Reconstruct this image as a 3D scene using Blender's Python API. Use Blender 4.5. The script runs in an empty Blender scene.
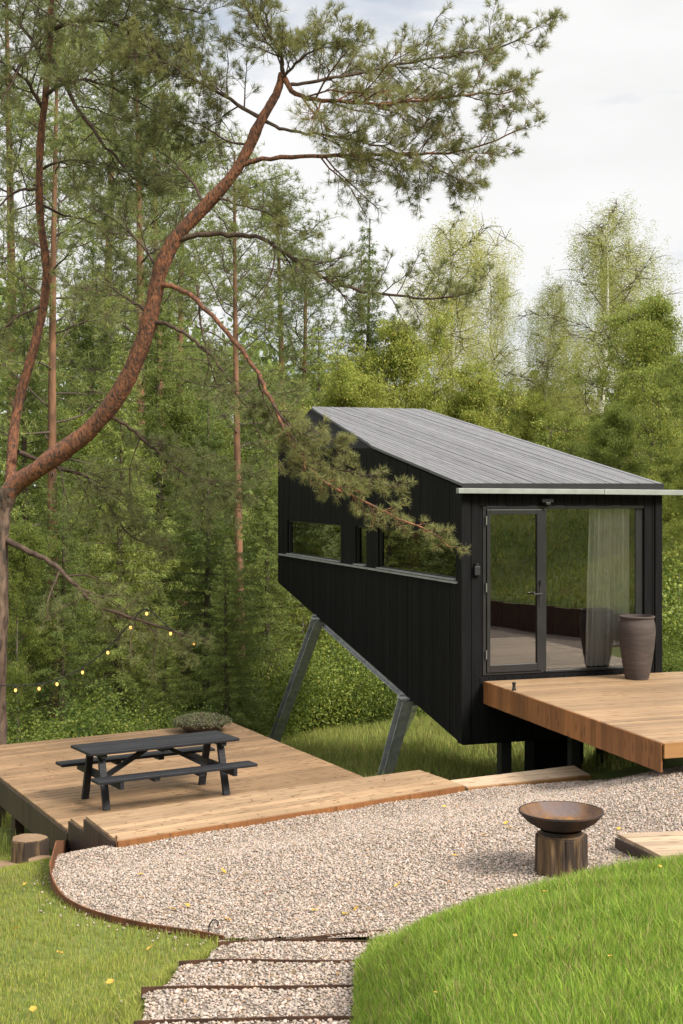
import bpy, math, random
import numpy as np
from mathutils import Vector
rng = np.random.default_rng(7)
random.seed(7)
scene = bpy.context.scene
COL = scene.collection
F_, CX, HZ = 1400.0, 341.5, 487.0          # measured focal length and horizon; the eye is at z = 0

# ------------------------------------------------------------------ helpers
def P(px, py, Y):
    return np.array([(px-CX)/F_*Y, Y, -(py-HZ)/F_*Y])
def sstep(a, b, x):
    t = np.clip((np.asarray(x, float)-a)/(b-a), 0, 1)
    return t*t*(3-2*t)
def link(o, parent=None):
    COL.objects.link(o)
    if parent is not None: o.parent = parent
    return o
def tag(o, label=None, cat=None, group=None, kind=None):
    if label: o['label'] = label
    if cat: o['category'] = cat
    if group: o['group'] = group
    if kind: o['kind'] = kind
    return o
def thing(name, label, cat, loc=(0, 0, 0), rz=0.0, group=None):
    o = bpy.data.objects.new(name, None)
    o.empty_display_size = .2
    o.location = loc; o.rotation_euler = (0, 0, rz)
    link(o); return tag(o, label, cat, group)
def bulk(name, V, F, mat, parent=None, smooth=False):
    V = np.asarray(V, np.float32); F = np.asarray(F, np.int32)
    me = bpy.data.meshes.new(name)
    n, k = F.shape
    me.vertices.add(len(V)); me.vertices.foreach_set('co', V.ravel())
    me.loops.add(n*k); me.loops.foreach_set('vertex_index', F.ravel())
    me.polygons.add(n)
    me.polygons.foreach_set('loop_start', np.arange(0, n*k, k, dtype=np.int32))
    if smooth: me.polygons.foreach_set('use_smooth', np.ones(n, bool))
    me.update(calc_edges=True); me.validate()
    me.materials.append(mat)
    return link(bpy.data.objects.new(name, me), parent)
class MB:
    def __init__(s): s.v = []; s.f = []
    def add(s, V, F):
        b = len(s.v); s.v += [tuple(map(float, p)) for p in V]; s.f += [tuple(int(i)+b for i in f) for f in F]; return s
    def box(s, x0, x1, y0, y1, z0, z1):
        return s.hexa([(x0,y0,z0),(x1,y0,z0),(x1,y1,z0),(x0,y1,z0)], [(x0,y0,z1),(x1,y0,z1),(x1,y1,z1),(x0,y1,z1)])
    def hexa(s, lo, hi):
        return s.add(list(lo)+list(hi), [(3,2,1,0),(4,5,6,7),(0,1,5,4),(1,2,6,5),(2,3,7,6),(3,0,4,7)])
    def bar(s, a, b, w, t, up=(0,0,1)):
        a = Vector(a); b = Vector(b); d = (b-a).normalized()
        sx = d.cross(Vector(up)).normalized(); sy = sx.cross(d)
        q = [(-1,-1),(1,-1),(1,1),(-1,1)]
        return s.hexa([a+sx*(i*w/2)+sy*(j*t/2) for i, j in q], [b+sx*(i*w/2)+sy*(j*t/2) for i, j in q])
    def prism(s, poly, z0, z1):
        n = len(poly)
        return s.add([(x,y,z0) for x,y in poly]+[(x,y,z1) for x,y in poly],
              [tuple(range(n-1,-1,-1)), tuple(range(n,2*n))]+[(i,(i+1)%n,n+(i+1)%n,n+i) for i in range(n)])
    def tube(s, pts, rad, k=8):
        V, F = tube(pts, rad, k); return s.add(V, F)
    def lathe(s, prof, k=32, c=(0,0,0), wob=None):
        b = len(s.v)
        for r, z in prof:
            for i in range(k):
                a = 2*math.pi*i/k; rr = r*(1+(wob(a, z) if wob else 0))
                s.v.append((c[0]+rr*math.cos(a), c[1]+rr*math.sin(a), c[2]+z))
        for j in range(len(prof)-1):
            for i in range(k):
                s.f.append((b+j*k+i, b+j*k+(i+1)%k, b+(j+1)*k+(i+1)%k, b+(j+1)*k+i))
        s.f.append(tuple(b+i for i in range(k-1,-1,-1)))
        s.f.append(tuple(b+(len(prof)-1)*k+i for i in range(k)))
        return s
    def build(s, name, mat, parent=None, smooth=False, bevel=0, loc=None):
        me = bpy.data.meshes.new(name); me.from_pydata(s.v, [], s.f); me.update()
        if smooth:
            me.polygons.foreach_set('use_smooth', np.ones(len(me.polygons), bool))
        me.materials.append(mat)
        o = link(bpy.data.objects.new(name, me), parent)
        if bevel:
            m = o.modifiers.new('bevel', 'BEVEL'); m.width = bevel; m.segments = 2; m.limit_method = 'ANGLE'
        if smooth and not bevel:
            try: me.set_sharp_from_angle(angle=math.radians(40))
            except Exception: pass
        if loc is not None: o.location = loc
        return o
def frames(pts):
    pts = np.asarray(pts, float)
    d = np.gradient(pts, axis=0); d /= np.linalg.norm(d, axis=1, keepdims=True)+1e-9
    a = np.array([0.31, .17, .93]) if abs(d[0, 2]) < .9 else np.array([1., .1, 0])
    U = []
    for t in d:
        u = a - t*np.dot(a, t); u /= np.linalg.norm(u)+1e-9; U.append(u); a = u
    U = np.array(U); W = np.cross(d, U)
    return d, U, W
def tube(pts, rad, k=8):
    pts = np.asarray(pts, float); n = len(pts)
    d, U, W = frames(pts)
    rad = np.broadcast_to(np.asarray(rad, float), (n,))
    a = np.arange(k)*2*math.pi/k
    V = (pts[:, None]+rad[:, None, None]*(np.cos(a)[None, :, None]*U[:, None]+np.sin(a)[None, :, None]*W[:, None])).reshape(-1, 3)
    i = np.arange(n-1)[:, None]*k; j = np.arange(k)[None]
    F = np.stack([i+j, i+(j+1) % k, i+k+(j+1) % k, i+k+j], -1).reshape(-1, 4)
    return V, F
def catmull(pts, m=6):
    p = np.asarray(pts, float); p = np.vstack([2*p[0]-p[1], p, 2*p[-1]-p[-2]])
    out = []
    for i in range(1, len(p)-2):
        for t in np.arange(m)/m:
            a, b, c, d = p[i-1:i+3]
            out.append(.5*(2*b+(c-a)*t+(2*a-5*b+4*c-d)*t*t+(3*b-a-3*c+d)*t**3))
    out.append(p[-2]); return np.array(out)
class Acc:                      # accumulates arrays of equal face size
    def __init__(s): s.V = []; s.F = []; s.n = 0
    def add(s, V, F):
        s.V.append(np.asarray(V, np.float32)); s.F.append(np.asarray(F)+s.n); s.n += len(V)
    def build(s, name, mat, parent=None, smooth=False):
        return bulk(name, np.vstack(s.V), np.vstack(s.F), mat, parent, smooth)
def unit(v): return v/(np.linalg.norm(v, axis=-1, keepdims=True)+1e-9)

# ------------------------------------------------------------------ materials
def newmat(name):
    m = bpy.data.materials.new(name); m.use_nodes = True
    nt = m.node_tree; nt.nodes.clear()
    return m, nt, nt.nodes, nt.links
def mixc(N, L, fac, a, b, mode='MIX'):
    n = N.new('ShaderNodeMix'); n.data_type = 'RGBA'; n.blend_type = mode
    for sock, val in ((0, fac), (6, a), (7, b)):
        if hasattr(val, 'is_output'): L.new(val, n.inputs[sock])
        elif sock == 0: n.inputs[0].default_value = val
        else: n.inputs[sock].default_value = (*val, 1)
    return n.outputs[2]
def ramp(N, L, src, a, b):
    n = N.new('ShaderNodeMapRange'); n.clamp = True
    n.inputs[1].default_value = a; n.inputs[2].default_value = b
    L.new(src, n.inputs[0]); return n.outputs[0]
def pm(name, c1, c2, scale=5, stretch=(1, 1, 1), rough=.8, island=0.0, bump=0.0, bscale=None, metal=0.0,
       trans=0.0, spec=.3, objrand=0.0, straw=None, lo=.35, hi=.65, c3=None, s3=1.0, detail=4, thr3=(.55, .7), coat=0.0):
    m, nt, N, L = newmat(name)
    out = N.new('ShaderNodeOutputMaterial'); bs = N.new('ShaderNodeBsdfPrincipled')
    tc = N.new('ShaderNodeTexCoord'); mp = N.new('ShaderNodeMapping'); mp.inputs['Scale'].default_value = stretch
    L.new(tc.outputs['Object'], mp.inputs[0]); vec = mp.outputs[0]
    geo = N.new('ShaderNodeNewGeometry')
    if island:
        ad = N.new('ShaderNodeVectorMath'); ad.operation = 'MULTIPLY_ADD'
        ad.inputs[1].default_value = (37, 53, 29)
        L.new(geo.outputs['Random Per Island'], ad.inputs[0]); L.new(vec, ad.inputs[2]); vec = ad.outputs[0]
    nz = N.new('ShaderNodeTexNoise'); nz.inputs['Scale'].default_value = scale; nz.inputs['Detail'].default_value = detail
    L.new(vec, nz.inputs['Vector'])
    col = mixc(N, L, ramp(N, L, nz.outputs['Fac'], lo, hi), c1, c2)
    if c3:
        n3 = N.new('ShaderNodeTexNoise'); n3.inputs['Scale'].default_value = s3; n3.inputs['Detail'].default_value = 5
        L.new(vec, n3.inputs['Vector'])
        col = mixc(N, L, ramp(N, L, n3.outputs['Fac'], *thr3), col, c3)
    def vary(src, amt, col):
        mr = N.new('ShaderNodeMapRange'); mr.inputs[3].default_value = 1-amt; mr.inputs[4].default_value = 1+amt
        L.new(src, mr.inputs[0])
        hs = N.new('ShaderNodeHueSaturation'); L.new(mr.outputs[0], hs.inputs['Value'])
        m2 = N.new('ShaderNodeMapRange'); m2.inputs[3].default_value = .5+amt*.05; m2.inputs[4].default_value = .5-amt*.05
        L.new(src, m2.inputs[0]); L.new(m2.outputs[0], hs.inputs['Hue'])
        L.new(col, hs.inputs['Color']); return hs.outputs[0]
    if island: col = vary(geo.outputs['Random Per Island'], island, col)
    if straw:
        sw = N.new('ShaderNodeMath'); sw.operation = 'MULTIPLY'; sw.inputs[1].default_value = 7.31; L.new(geo.outputs['Random Per Island'], sw.inputs[0])
        fr_ = N.new('ShaderNodeMath'); fr_.operation = 'FRACT'; L.new(sw.outputs[0], fr_.inputs[0])
        col = mixc(N, L, ramp(N, L, fr_.outputs[0], .86, .92), col, straw)
    if objrand:
        oi = N.new('ShaderNodeObjectInfo'); col = vary(oi.outputs['Random'], objrand, col)
    L.new(col, bs.inputs['Base Color'])
    bs.inputs['Roughness'].default_value = rough; bs.inputs['Metallic'].default_value = metal
    bs.inputs['Specular IOR Level'].default_value = spec; bs.inputs['Coat Weight'].default_value = coat
    if bump:
        bn = N.new('ShaderNodeTexNoise'); bn.inputs['Scale'].default_value = bscale or scale*4; bn.inputs['Detail'].default_value = 5
        L.new(vec, bn.inputs['Vector'])
        bp = N.new('ShaderNodeBump'); bp.inputs['Strength'].default_value = bump; bp.inputs['Distance'].default_value = .02
        L.new(bn.outputs['Fac'], bp.inputs['Height']); L.new(bp.outputs[0], bs.inputs['Normal'])
    if trans:
        tr = N.new('ShaderNodeBsdfTranslucent'); L.new(col, tr.inputs['Color'])
        mx = N.new('ShaderNodeMixShader'); mx.inputs[0].default_value = trans
        L.new(bs.outputs[0], mx.inputs[1]); L.new(tr.outputs[0], mx.inputs[2]); L.new(mx.outputs[0], out.inputs[0])
    else: L.new(bs.outputs[0], out.inputs[0])
    return m
def wood(name, c1, c2, knot, axis=0, rough=.6, island=.2, kscale=1.0):
    st = [14, 14, 14]; st[axis] = .9
    m, nt, N, L = newmat(name)
    out = N.new('ShaderNodeOutputMaterial'); bs = N.new('ShaderNodeBsdfPrincipled')
    tc = N.new('ShaderNodeTexCoord'); geo = N.new('ShaderNodeNewGeometry')
    ad = N.new('ShaderNodeVectorMath'); ad.operation = 'MULTIPLY_ADD'; ad.inputs[1].default_value = (17, 23, 19)
    L.new(geo.outputs['Random Per Island'], ad.inputs[0]); L.new(tc.outputs['Object'], ad.inputs[2])
    mp = N.new('ShaderNodeMapping'); mp.inputs['Scale'].default_value = st; L.new(ad.outputs[0], mp.inputs[0])
    nz = N.new('ShaderNodeTexNoise'); nz.inputs['Scale'].default_value = 2.2; nz.inputs['Detail'].default_value = 7; nz.inputs['Distortion'].default_value = .6
    L.new(mp.outputs[0], nz.inputs['Vector'])
    col = mixc(N, L, ramp(N, L, nz.outputs['Fac'], .3, .7), c1, c2)
    # knots, a few per board
    st2 = [11*kscale]*3; st2[axis] = 3.6*kscale
    mk = N.new('ShaderNodeMapping'); mk.inputs['Scale'].default_value = st2; L.new(ad.outputs[0], mk.inputs[0])
    vo = N.new('ShaderNodeTexVoronoi'); vo.inputs['Scale'].default_value = 1.0; L.new(mk.outputs[0], vo.inputs['Vector'])
    kf = ramp(N, L, vo.outputs['Distance'], .28, .14)
    km = N.new('ShaderNodeMath'); km.operation = 'MULTIPLY'; km.inputs[1].default_value = .85; L.new(kf, km.inputs[0])
    col = mixc(N, L, km.outputs[0], col, knot)
    # weather blotches
    n2 = N.new('ShaderNodeTexNoise'); n2.inputs['Scale'].default_value = .9; n2.inputs['Detail'].default_value = 5
    L.new(tc.outputs['Object'], n2.inputs['Vector'])
    col = mixc(N, L, ramp(N, L, n2.outputs['Fac'], .35, .8), col, tuple(c*.72 for c in c2))
    mr = N.new('ShaderNodeMapRange'); mr.inputs[3].default_value = 1-island; mr.inputs[4].default_value = 1+island
    L.new(geo.outputs['Random Per Island'], mr.inputs[0])
    hs = N.new('ShaderNodeHueSaturation'); L.new(mr.outputs[0], hs.inputs['Value']); L.new(col, hs.inputs['Color'])
    L.new(hs.outputs[0], bs.inputs['Base Color'])
    bs.inputs['Roughness'].default_value = rough; bs.inputs['Specular IOR Level'].default_value = .35
    bp = N.new('ShaderNodeBump'); bp.inputs['Strength'].default_value = .25; bp.inputs['Distance'].default_value = .004
    L.new(nz.outputs['Fac'], bp.inputs['Height']); L.new(bp.outputs[0], bs.inputs['Normal'])
    L.new(bs.outputs[0], out.inputs[0]); return m
def glass(name, refl=.13, tint=(.86, .9, .88)):
    m, nt, N, L = newmat(name)
    out = N.new('ShaderNodeOutputMaterial')
    tr = N.new('ShaderNodeBsdfTransparent'); tr.inputs[0].default_value = (*tint, 1)
    gl = N.new('ShaderNodeBsdfGlossy'); gl.inputs['Roughness'].default_value = .0; gl.inputs[0].default_value = (1, 1, 1, 1)
    fr = N.new('ShaderNodeFresnel'); fr.inputs[0].default_value = 1.5
    ma = N.new('ShaderNodeMath'); ma.operation = 'MULTIPLY_ADD'; ma.inputs[1].default_value = 1.3; ma.inputs[2].default_value = refl-.050; ma.use_clamp = True
    L.new(fr.outputs[0], ma.inputs[0])
    mx = N.new('ShaderNodeMixShader'); L.new(ma.outputs[0], mx.inputs[0]); L.new(tr.outputs[0], mx.inputs[1]); L.new(gl.outputs[0], mx.inputs[2])
    L.new(mx.outputs[0], out.inputs[0]); return m
def emit(name, c, s):
    m, nt, N, L = newmat(name); out = N.new('ShaderNodeOutputMaterial'); e = N.new('ShaderNodeEmission')
    e.inputs[0].default_value = (*c, 1); e.inputs[1].default_value = s; L.new(e.outputs[0], out.inputs[0]); return m

M = {}
M['ground'] = pm('forest_floor_and_turf', (.085, .12, .03), (.14, .165, .05), 1.3, rough=.95, bump=.6, bscale=30, c3=(.10, .085, .04), s3=.5, thr3=(.52, .72), spec=.05)
M['lawn'] = pm('lawn_blades', (.205, .265, .042), (.315, .335, .075), .9, rough=.6, island=.30, trans=.35, c3=(.24, .20, .075), s3=1.7, thr3=(.54, .72), spec=.15, straw=(.36, .30, .13))
M['bank'] = pm('bank_blades', (.165, .295, .034), (.27, .375, .055), 1.2, rough=.55, island=.30, trans=.4, c3=(.27, .25, .085), s3=2.6, thr3=(.54, .70), spec=.2, straw=(.36, .30, .13))
M['meadow'] = pm('meadow_blades', (.22, .28, .06), (.33, .36, .10), .6, rough=.6, island=.3, trans=.35, c3=(.26, .23, .10), s3=.7, thr3=(.52, .7), spec=.1, straw=(.36, .30, .13))
M['gravelbed'] = pm('gravel_bed', (.15, .12, .10), (.26, .21, .18), 40, rough=.95, bump=1.0, bscale=60, spec=.1)
M['stone'] = pm('gravel_stones', (.245, .203, .172), (.375, .322, .280), .7, rough=.8, island=.40, spec=.25, c3=(.36, .27, .20), s3=9, thr3=(.5, .62))
M['rust'] = pm('rusty_edging', (.095, .038, .017), (.175, .070, .028), 6, rough=.85, bump=.3, bscale=60, c3=(.05, .026, .016), s3=3)
M['corten'] = pm('corten_steel', (.035, .019, .012), (.075, .035, .018), 6, rough=.85, bump=.3, bscale=60, c3=(.04, .022, .014), s3=3)
M['deck'] = wood('larch_decking', (.325, .215, .122), (.25, .158, .085), (.17, .075, .03))
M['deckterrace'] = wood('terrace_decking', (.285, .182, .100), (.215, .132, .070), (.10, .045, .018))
M['deckpale'] = wood('pale_boardwalk', (.37, .25, .148), (.29, .188, .105), (.13, .06, .025))
M['deckside'] = wood('larch_fascia', (.27, .115, .037), (.18, .072, .025), (.10, .04, .016), axis=2, island=.25)
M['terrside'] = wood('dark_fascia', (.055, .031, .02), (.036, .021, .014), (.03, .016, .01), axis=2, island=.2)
M['oldwood'] = wood('weathered_plank', (.48, .36, .25), (.36, .26, .17), (.16, .09, .05), axis=0)
M['blackwood'] = pm('charred_black_cladding', (.0040, .0040, .0044), (.0068, .0068, .0075), 3, stretch=(6, 6, .6), rough=.7, island=.25, bump=.25, bscale=12, spec=.12)
M['blackmetal'] = pm('black_powder_coat', (.016, .016, .018), (.021, .021, .023), 4, rough=.45, spec=.4)
M['frame'] = pm('graphite_frame', (.012, .012, .0125), (.017, .017, .018), 4, rough=.4, spec=.45)
M['roof'] = pm('weathered_roof_boards', (.122, .122, .13), (.148, .148, .157), 2.5, stretch=(8, .9, 8), rough=.75, island=.14, bump=.3, bscale=10, c3=(.09, .09, .095), s3=1.1, thr3=(.55, .75))
M['steel'] = pm('galvanised_steel', (.33, .345, .36), (.46, .475, .48), 9, rough=.5, metal=.15, bump=.08, c3=(.25, .26, .28), s3=3)
M['rail'] = pm('pale_grey_rail', (.22, .24, .22), (.27, .29, .265), 6, rough=.5, spec=.3)
M['sill'] = pm('grey_sill_flashing', (.30, .31, .33), (.4, .41, .42), 6, rough=.4, metal=.4)
M['glass'] = glass('facade_glass', .105, (.985, .99, .985))
M['sideglass'] = glass('side_window_glass', .07, (.95, .965, .955))
M['inner'] = pm('inner_lining', (.03, .024, .019), (.045, .035, .027), 3, stretch=(1, 1, .3), rough=.8)
M['innerfloor'] = wood('inner_floor', (.075, .054, .036), (.05, .036, .025), (.08, .05, .03), axis=1)
M['curtain'] = pm('linen_curtain', (.78, .76, .72), (.86, .84, .80), 8, rough=.9, bump=.1, bscale=120)
M['pot'] = pm('stoneware_planter', (.052, .040, .036), (.074, .056, .050), 3, stretch=(1, 1, 7), rough=.72, bump=.25, bscale=9, c3=(.085, .06, .053), s3=2)
M['soil'] = pm('soil', (.03, .022, .016), (.05, .035, .025), 20, rough=1)
M['table'] = pm('charcoal_stain', (.0115, .012, .0145), (.020, .021, .025), 3, stretch=(1.0, 14, 14), rough=.55, island=.3, bump=.15, bscale=8, spec=.2)
M['bowl'] = pm('fire_bowl_iron', (.028, .023, .022), (.06, .042, .034), 5, rough=.7, metal=.4, bump=.3, bscale=30, c3=(.11, .055, .028), s3=4, thr3=(.56, .7))
M['bowlin'] = pm('rusted_bowl_inside', (.075, .042, .028), (.16, .085, .04), 5, rough=.8, bump=.3, bscale=30, c3=(.12, .09, .085), s3=3, thr3=(.5, .65))
M['ash'] = pm('ash_and_leaves', (.22, .105, .028), (.08, .05, .035), 14, rough=.95, bump=.6)
M['stump'] = pm('split_stump_side', (.070, .044, .027), (.165, .105, .052), 4, stretch=(5, 5, .7), rough=.9, bump=.9, bscale=9, c3=(.035, .024, .018), s3=3, thr3=(.44, .58))
M['stumpcut'] = pm('stump_cut_face', (.22, .145, .085), (.155, .098, .058), 6, rough=.85, bump=.2, c3=(.15, .09, .05), s3=5)
M['pinebark'] = pm('red_pine_bark', (.120, .054, .034), (.275, .115, .059), 7, stretch=(2, 2, .8), rough=.9, bump=1.0, bscale=20, c3=(.065, .042, .033), s3=18, thr3=(.47, .62))
M['pinebarkgrey'] = pm('grey_pine_bark', (.095, .064, .048), (.19, .130, .095), 5, stretch=(2, 2, .6), rough=.95, bump=1.0, bscale=14, c3=(.055, .042, .034), s3=6, thr3=(.48, .62))
M['deadbranch'] = pm('dark_branch_bark', (.052, .034, .026), (.10, .066, .048), 8, rough=.95, bump=.8)
M['needle'] = pm('pine_needles', (.170, .195, .070), (.28, .28, .10), 1.4, rough=.5, island=.35, trans=.4, c3=(.34, .24, .09), s3=2.6, thr3=(.58, .72), spec=.3)
M['needledark'] = pm('pine_needles_dark', (.140, .172, .064), (.235, .25, .092), 1.4, rough=.5, island=.35, trans=.4, c3=(.28, .21, .08), s3=2.2, thr3=(.6, .75), spec=.3)
M['bgpinebark'] = pm('far_pine_bark', (.13, .072, .044), (.25, .13, .072), 3, stretch=(2, 2, .6), rough=.95, bump=.7, c3=(.12, .075, .05), s3=2.5)
M['bgpine'] = pm('far_pine_needles', (.115, .165, .042), (.22, .245, .072), .5, rough=.6, island=.3, trans=.35, objrand=.2)
M['sprucebark'] = pm('spruce_bark', (.075, .055, .042), (.12, .09, .07), 4, rough=.95, bump=.8)
M['spruce'] = pm('spruce_needles', (.105, .160, .036), (.24, .275, .064), .45, rough=.6, island=.32, trans=.3, objrand=.28)
M['decidbark'] = pm('grey_bark', (.10, .085, .068), (.17, .145, .115), 4, rough=.95, bump=.6)
M['decid'] = pm('broadleaf_foliage', (.165, .225, .040), (.31, .335, .070), .5, rough=.6, island=.2, trans=.45, objrand=.22, c3=(.50, .40, .07), s3=.35, thr3=(.58, .72))
M['branchbrown'] = pm('brown_branch_bark', (.06, .045, .035), (.11, .085, .065), 4, rough=.95)
M['birchbark'] = pm('birch_bark', (.62, .60, .55), (.72, .70, .66), 4, stretch=(1, 1, 2), rough=.8, c3=(.10, .09, .08), s3=3, thr3=(.58, .66))
M['birch'] = pm('birch_foliage', (.31, .35, .095), (.46, .46, .145), .5, rough=.6, island=.16, trans=.5, objrand=.18, c3=(.46, .36, .08), s3=.4, thr3=(.55, .72))
M['bush'] = pm('bush_foliage', (.085, .140, .024), (.20, .25, .045), .8, rough=.55, island=.32, trans=.4, objrand=.3, c3=(.34, .30, .05), s3=.5, thr3=(.58, .75))
M['farwood'] = pm('far_wood_foliage', (0.105, 0.161, 0.042), (0.210, 0.259, 0.070), .12, rough=.7, island=.35, trans=.35)
M['yellowleaf'] = pm('fallen_leaf', (.50, .33, .07), (.58, .36, .06), 5, rough=.6, island=.2, objrand=.2, trans=.25)
M['heather'] = pm('heather_leaves', (.10, .13, .05), (.17, .16, .10), 5, rough=.7, island=.4, trans=.3, c3=(.20, .11, .12), s3=6)
M['bulb'] = emit('warm_bulb', (1.0, .50, .13), 1.5)
M['cable'] = pm('black_cable', (.012, .012, .012), (.016, .016, .016), 4, rough=.6)
M['chrome'] = pm('brushed_metal', (.42, .42, .43), (.5, .5, .5), 8, rough=.3, metal=.9)

# ------------------------------------------------------------------ terrain
U_ = np.array([.817, .576])
def dplat(x, y): return (x+2.16)*(-.576)+(y-13.47)*.817
def h(x, y):
    x = np.asarray(x, float); y = np.asarray(y, float); d = dplat(x, y)
    k = 1-sstep(-2.8, -.3, d)
    up = .16*np.clip(10-y, 0, 26)
    g = -3.4+k*(.06*np.clip(x+2.2, 0, 4.2)+.17*np.clip(x-2.3, 0, 1.0))+.06*np.clip(x+2.2, -10, 0)
    g = g-.085*sstep(-1.6, -.3, d)
    hill = .5*sstep(9.55, 10.3, x)+.16*np.clip(x-9.8, 0, 40)+.15*np.clip(x-18, 0, 30)
    bank = np.interp(x, [-.02, .12, .22, .465, .82, 1.15, 1.5, 2.05, 3.2], [0, .06, .18, .385, .50, .545, .615, .68, .74])*(1-sstep(8.0, 10.0, y))
    Nn = g+hill+up+bank
    Fz = np.interp(y, [12, 14, 17, 19, 21.5, 25, 31, 45, 60, 90, 200, 900], [-3.45, -3.55, -3.76, -3.97, -4.46, -4.68, -5.25, -7.5, -9, -10, -10, -6])
    Fz = Fz+.1*np.clip(x-1, -12, 0)+np.minimum(.38*np.clip(x-2.5, 0, None), 5)*(1-sstep(45, 120, y))+up
    w = sstep(-.3, 3.0, d)
    dip = .12*sstep(0, 1, d)*(1-sstep(.5, 1.5, x))
    dip = dip+.32*sstep(-.1, .35, d)*(1-sstep(2.5, 4, d))*sstep(.5, 1.1, x)*(1-sstep(3.4, 4.4, x))
    pl = np.interp(y, [4.0, 7.3, 8.2, 9.05, 9.9], [-.78, -1.05, -1.14, -1.02, -.83]); pr = np.interp(y, [4.0, 7.3, 9.0, 10.2], [.0, .03, .06, .34])
    dip = dip+.24*sstep(pl-.04, pl+.05, x)*(1-sstep(pr-.05, pr+.04, x))*(1-sstep(9.6, 9.86, y))*sstep(2, 3.5, y)
    wob = .03*np.sin(x*1.3+y*.7)*np.sin(y*1.1-x*.4)*sstep(2.5, 5, np.abs(d))*(y > 0)
    return Nn*(1-w)+Fz*w-dip+wob*(y > 11)
def gp(px, py):                       # where the ray through a pixel meets the ground
    Y = np.linspace(3, 60, 4000); z = -(py-HZ)/F_*Y; x = (px-CX)/F_*Y
    i = np.argmax(z <= h(x, Y)); return np.array([x[i], Y[i]])
def nonuni(lo, hi, dens):             # coordinates dense in the middle
    out = [lo]; 
    while out[-1] < hi: out.append(out[-1]+dens(out[-1]))
    return np.array(out)
gx = nonuni(-500, 500, lambda v: .06 if -1.4 < v < .7 else .16 if -7 < v < 11 else (.5 if -20 < v < 24 else max(.8, .09*abs(v))))
gy = nonuni(-120, 900, lambda v: .16 if 3 < v < 24 else (.6 if -12 < v < 45 else max(1., .08*abs(v-20))))
X, Y = np.meshgrid(gx, gy); Z = h(X, Y)
nx, ny = len(gx), len(gy)
i = (np.arange(ny-1)[:, None]*nx+np.arange(nx-1)[None]).ravel()
gr = bulk('ground', np.stack([X, Y, Z], -1).reshape(-1, 3), np.stack([i, i+1, i+nx+1, i+nx], -1), M['ground'], smooth=True)
tag(gr, 'grassy sloping ground that falls away into the wood', kind='structure')

def inpoly(px, py, poly):
    px = np.asarray(px); py = np.asarray(py); c = np.zeros(px.shape, bool); n = len(poly)
    for a in range(n):
        x0, y0 = poly[a]; x1, y1 = poly[(a+1) % n]
        if y0 == y1: continue
        c ^= ((y0 > py) != (y1 > py)) & (px < (x1-x0)*(py-y0)/(y1-y0)+x0)
    return c

# gravel: the yard and the stepped path
edge_px = [(117, 841), (92, 847), (68, 857), (54, 869), (50, 882), (57, 897), (75, 910), (105, 921), (150, 931), (200, 938), (224, 943)]
EDGE = catmull(np.array([gp(*p) for p in edge_px]), 5)
EDGE[0] = (-2.16, 13.45)
STEPY = [9.86, 9.05, 8.2, 7.35, 6.5, 5.65, 4.8]
STEPZ = [-3.205, -3.07, -2.934, -2.80, -2.664, -2.53, -2.39]
def path_left(y): return np.interp(y, [4.0, 7.3, 8.2, 9.05, 9.9], [-.78, -1.05, -1.14, -1.02, -.83])
def path_right(y): return np.interp(y, [4.0, 7.3, 9.0, 10.2], [.0, .03, .06, .34])
YARD = [tuple(p) for p in EDGE]+[(.34, 10.0), (1.2, 9.95), (4, 9.9), (9.5, 9.9), (9.5, 15.0), (4.6, 15.4), (3.6, 16.0), (2.75, 16.45), (1.42, 15.95)]
def gravel_z(x, y):
    z = h(x, y)+.025+.012*np.sin(x*2.3+np.sin(y*1.7))*np.sin(y*2.9+x)
    zs = np.full(np.shape(x), -9.0)
    for a, b in zip(STEPY, STEPZ): zs = np.where(y < a, b-.004, zs)
    return np.where(y < STEPY[0], zs, z)
def gmask(x, y):
    yard = inpoly(x, y, YARD) & (y >= STEPY[0]-.001)
    return yard | ((y < STEPY[0]) & (y > 3.8) & (x > path_left(y)) & (x < path_right(y)+.03))
c = .05
ax = np.arange(-3.2, 9.6, c); ay = np.arange(3.8, 16.6, c)
X, Y = np.meshgrid(ax, ay)
ok = gmask(X+c/2, Y+c/2)
vi = np.arange(X.size).reshape(X.shape)
q = np.stack([vi[:-1, :-1], vi[:-1, 1:], vi[1:, 1:], vi[1:, :-1]], -1)[ok[:-1, :-1]]
used, inv = np.unique(q, return_inverse=True)
V = np.stack([X.ravel(), Y.ravel(), gravel_z(X, Y).ravel()], -1)[used]
tag(bulk('gravel_path', V, inv.reshape(-1, 4), M['gravelbed']), 'gravel yard and path bed under loose stones', kind='structure')
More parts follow.
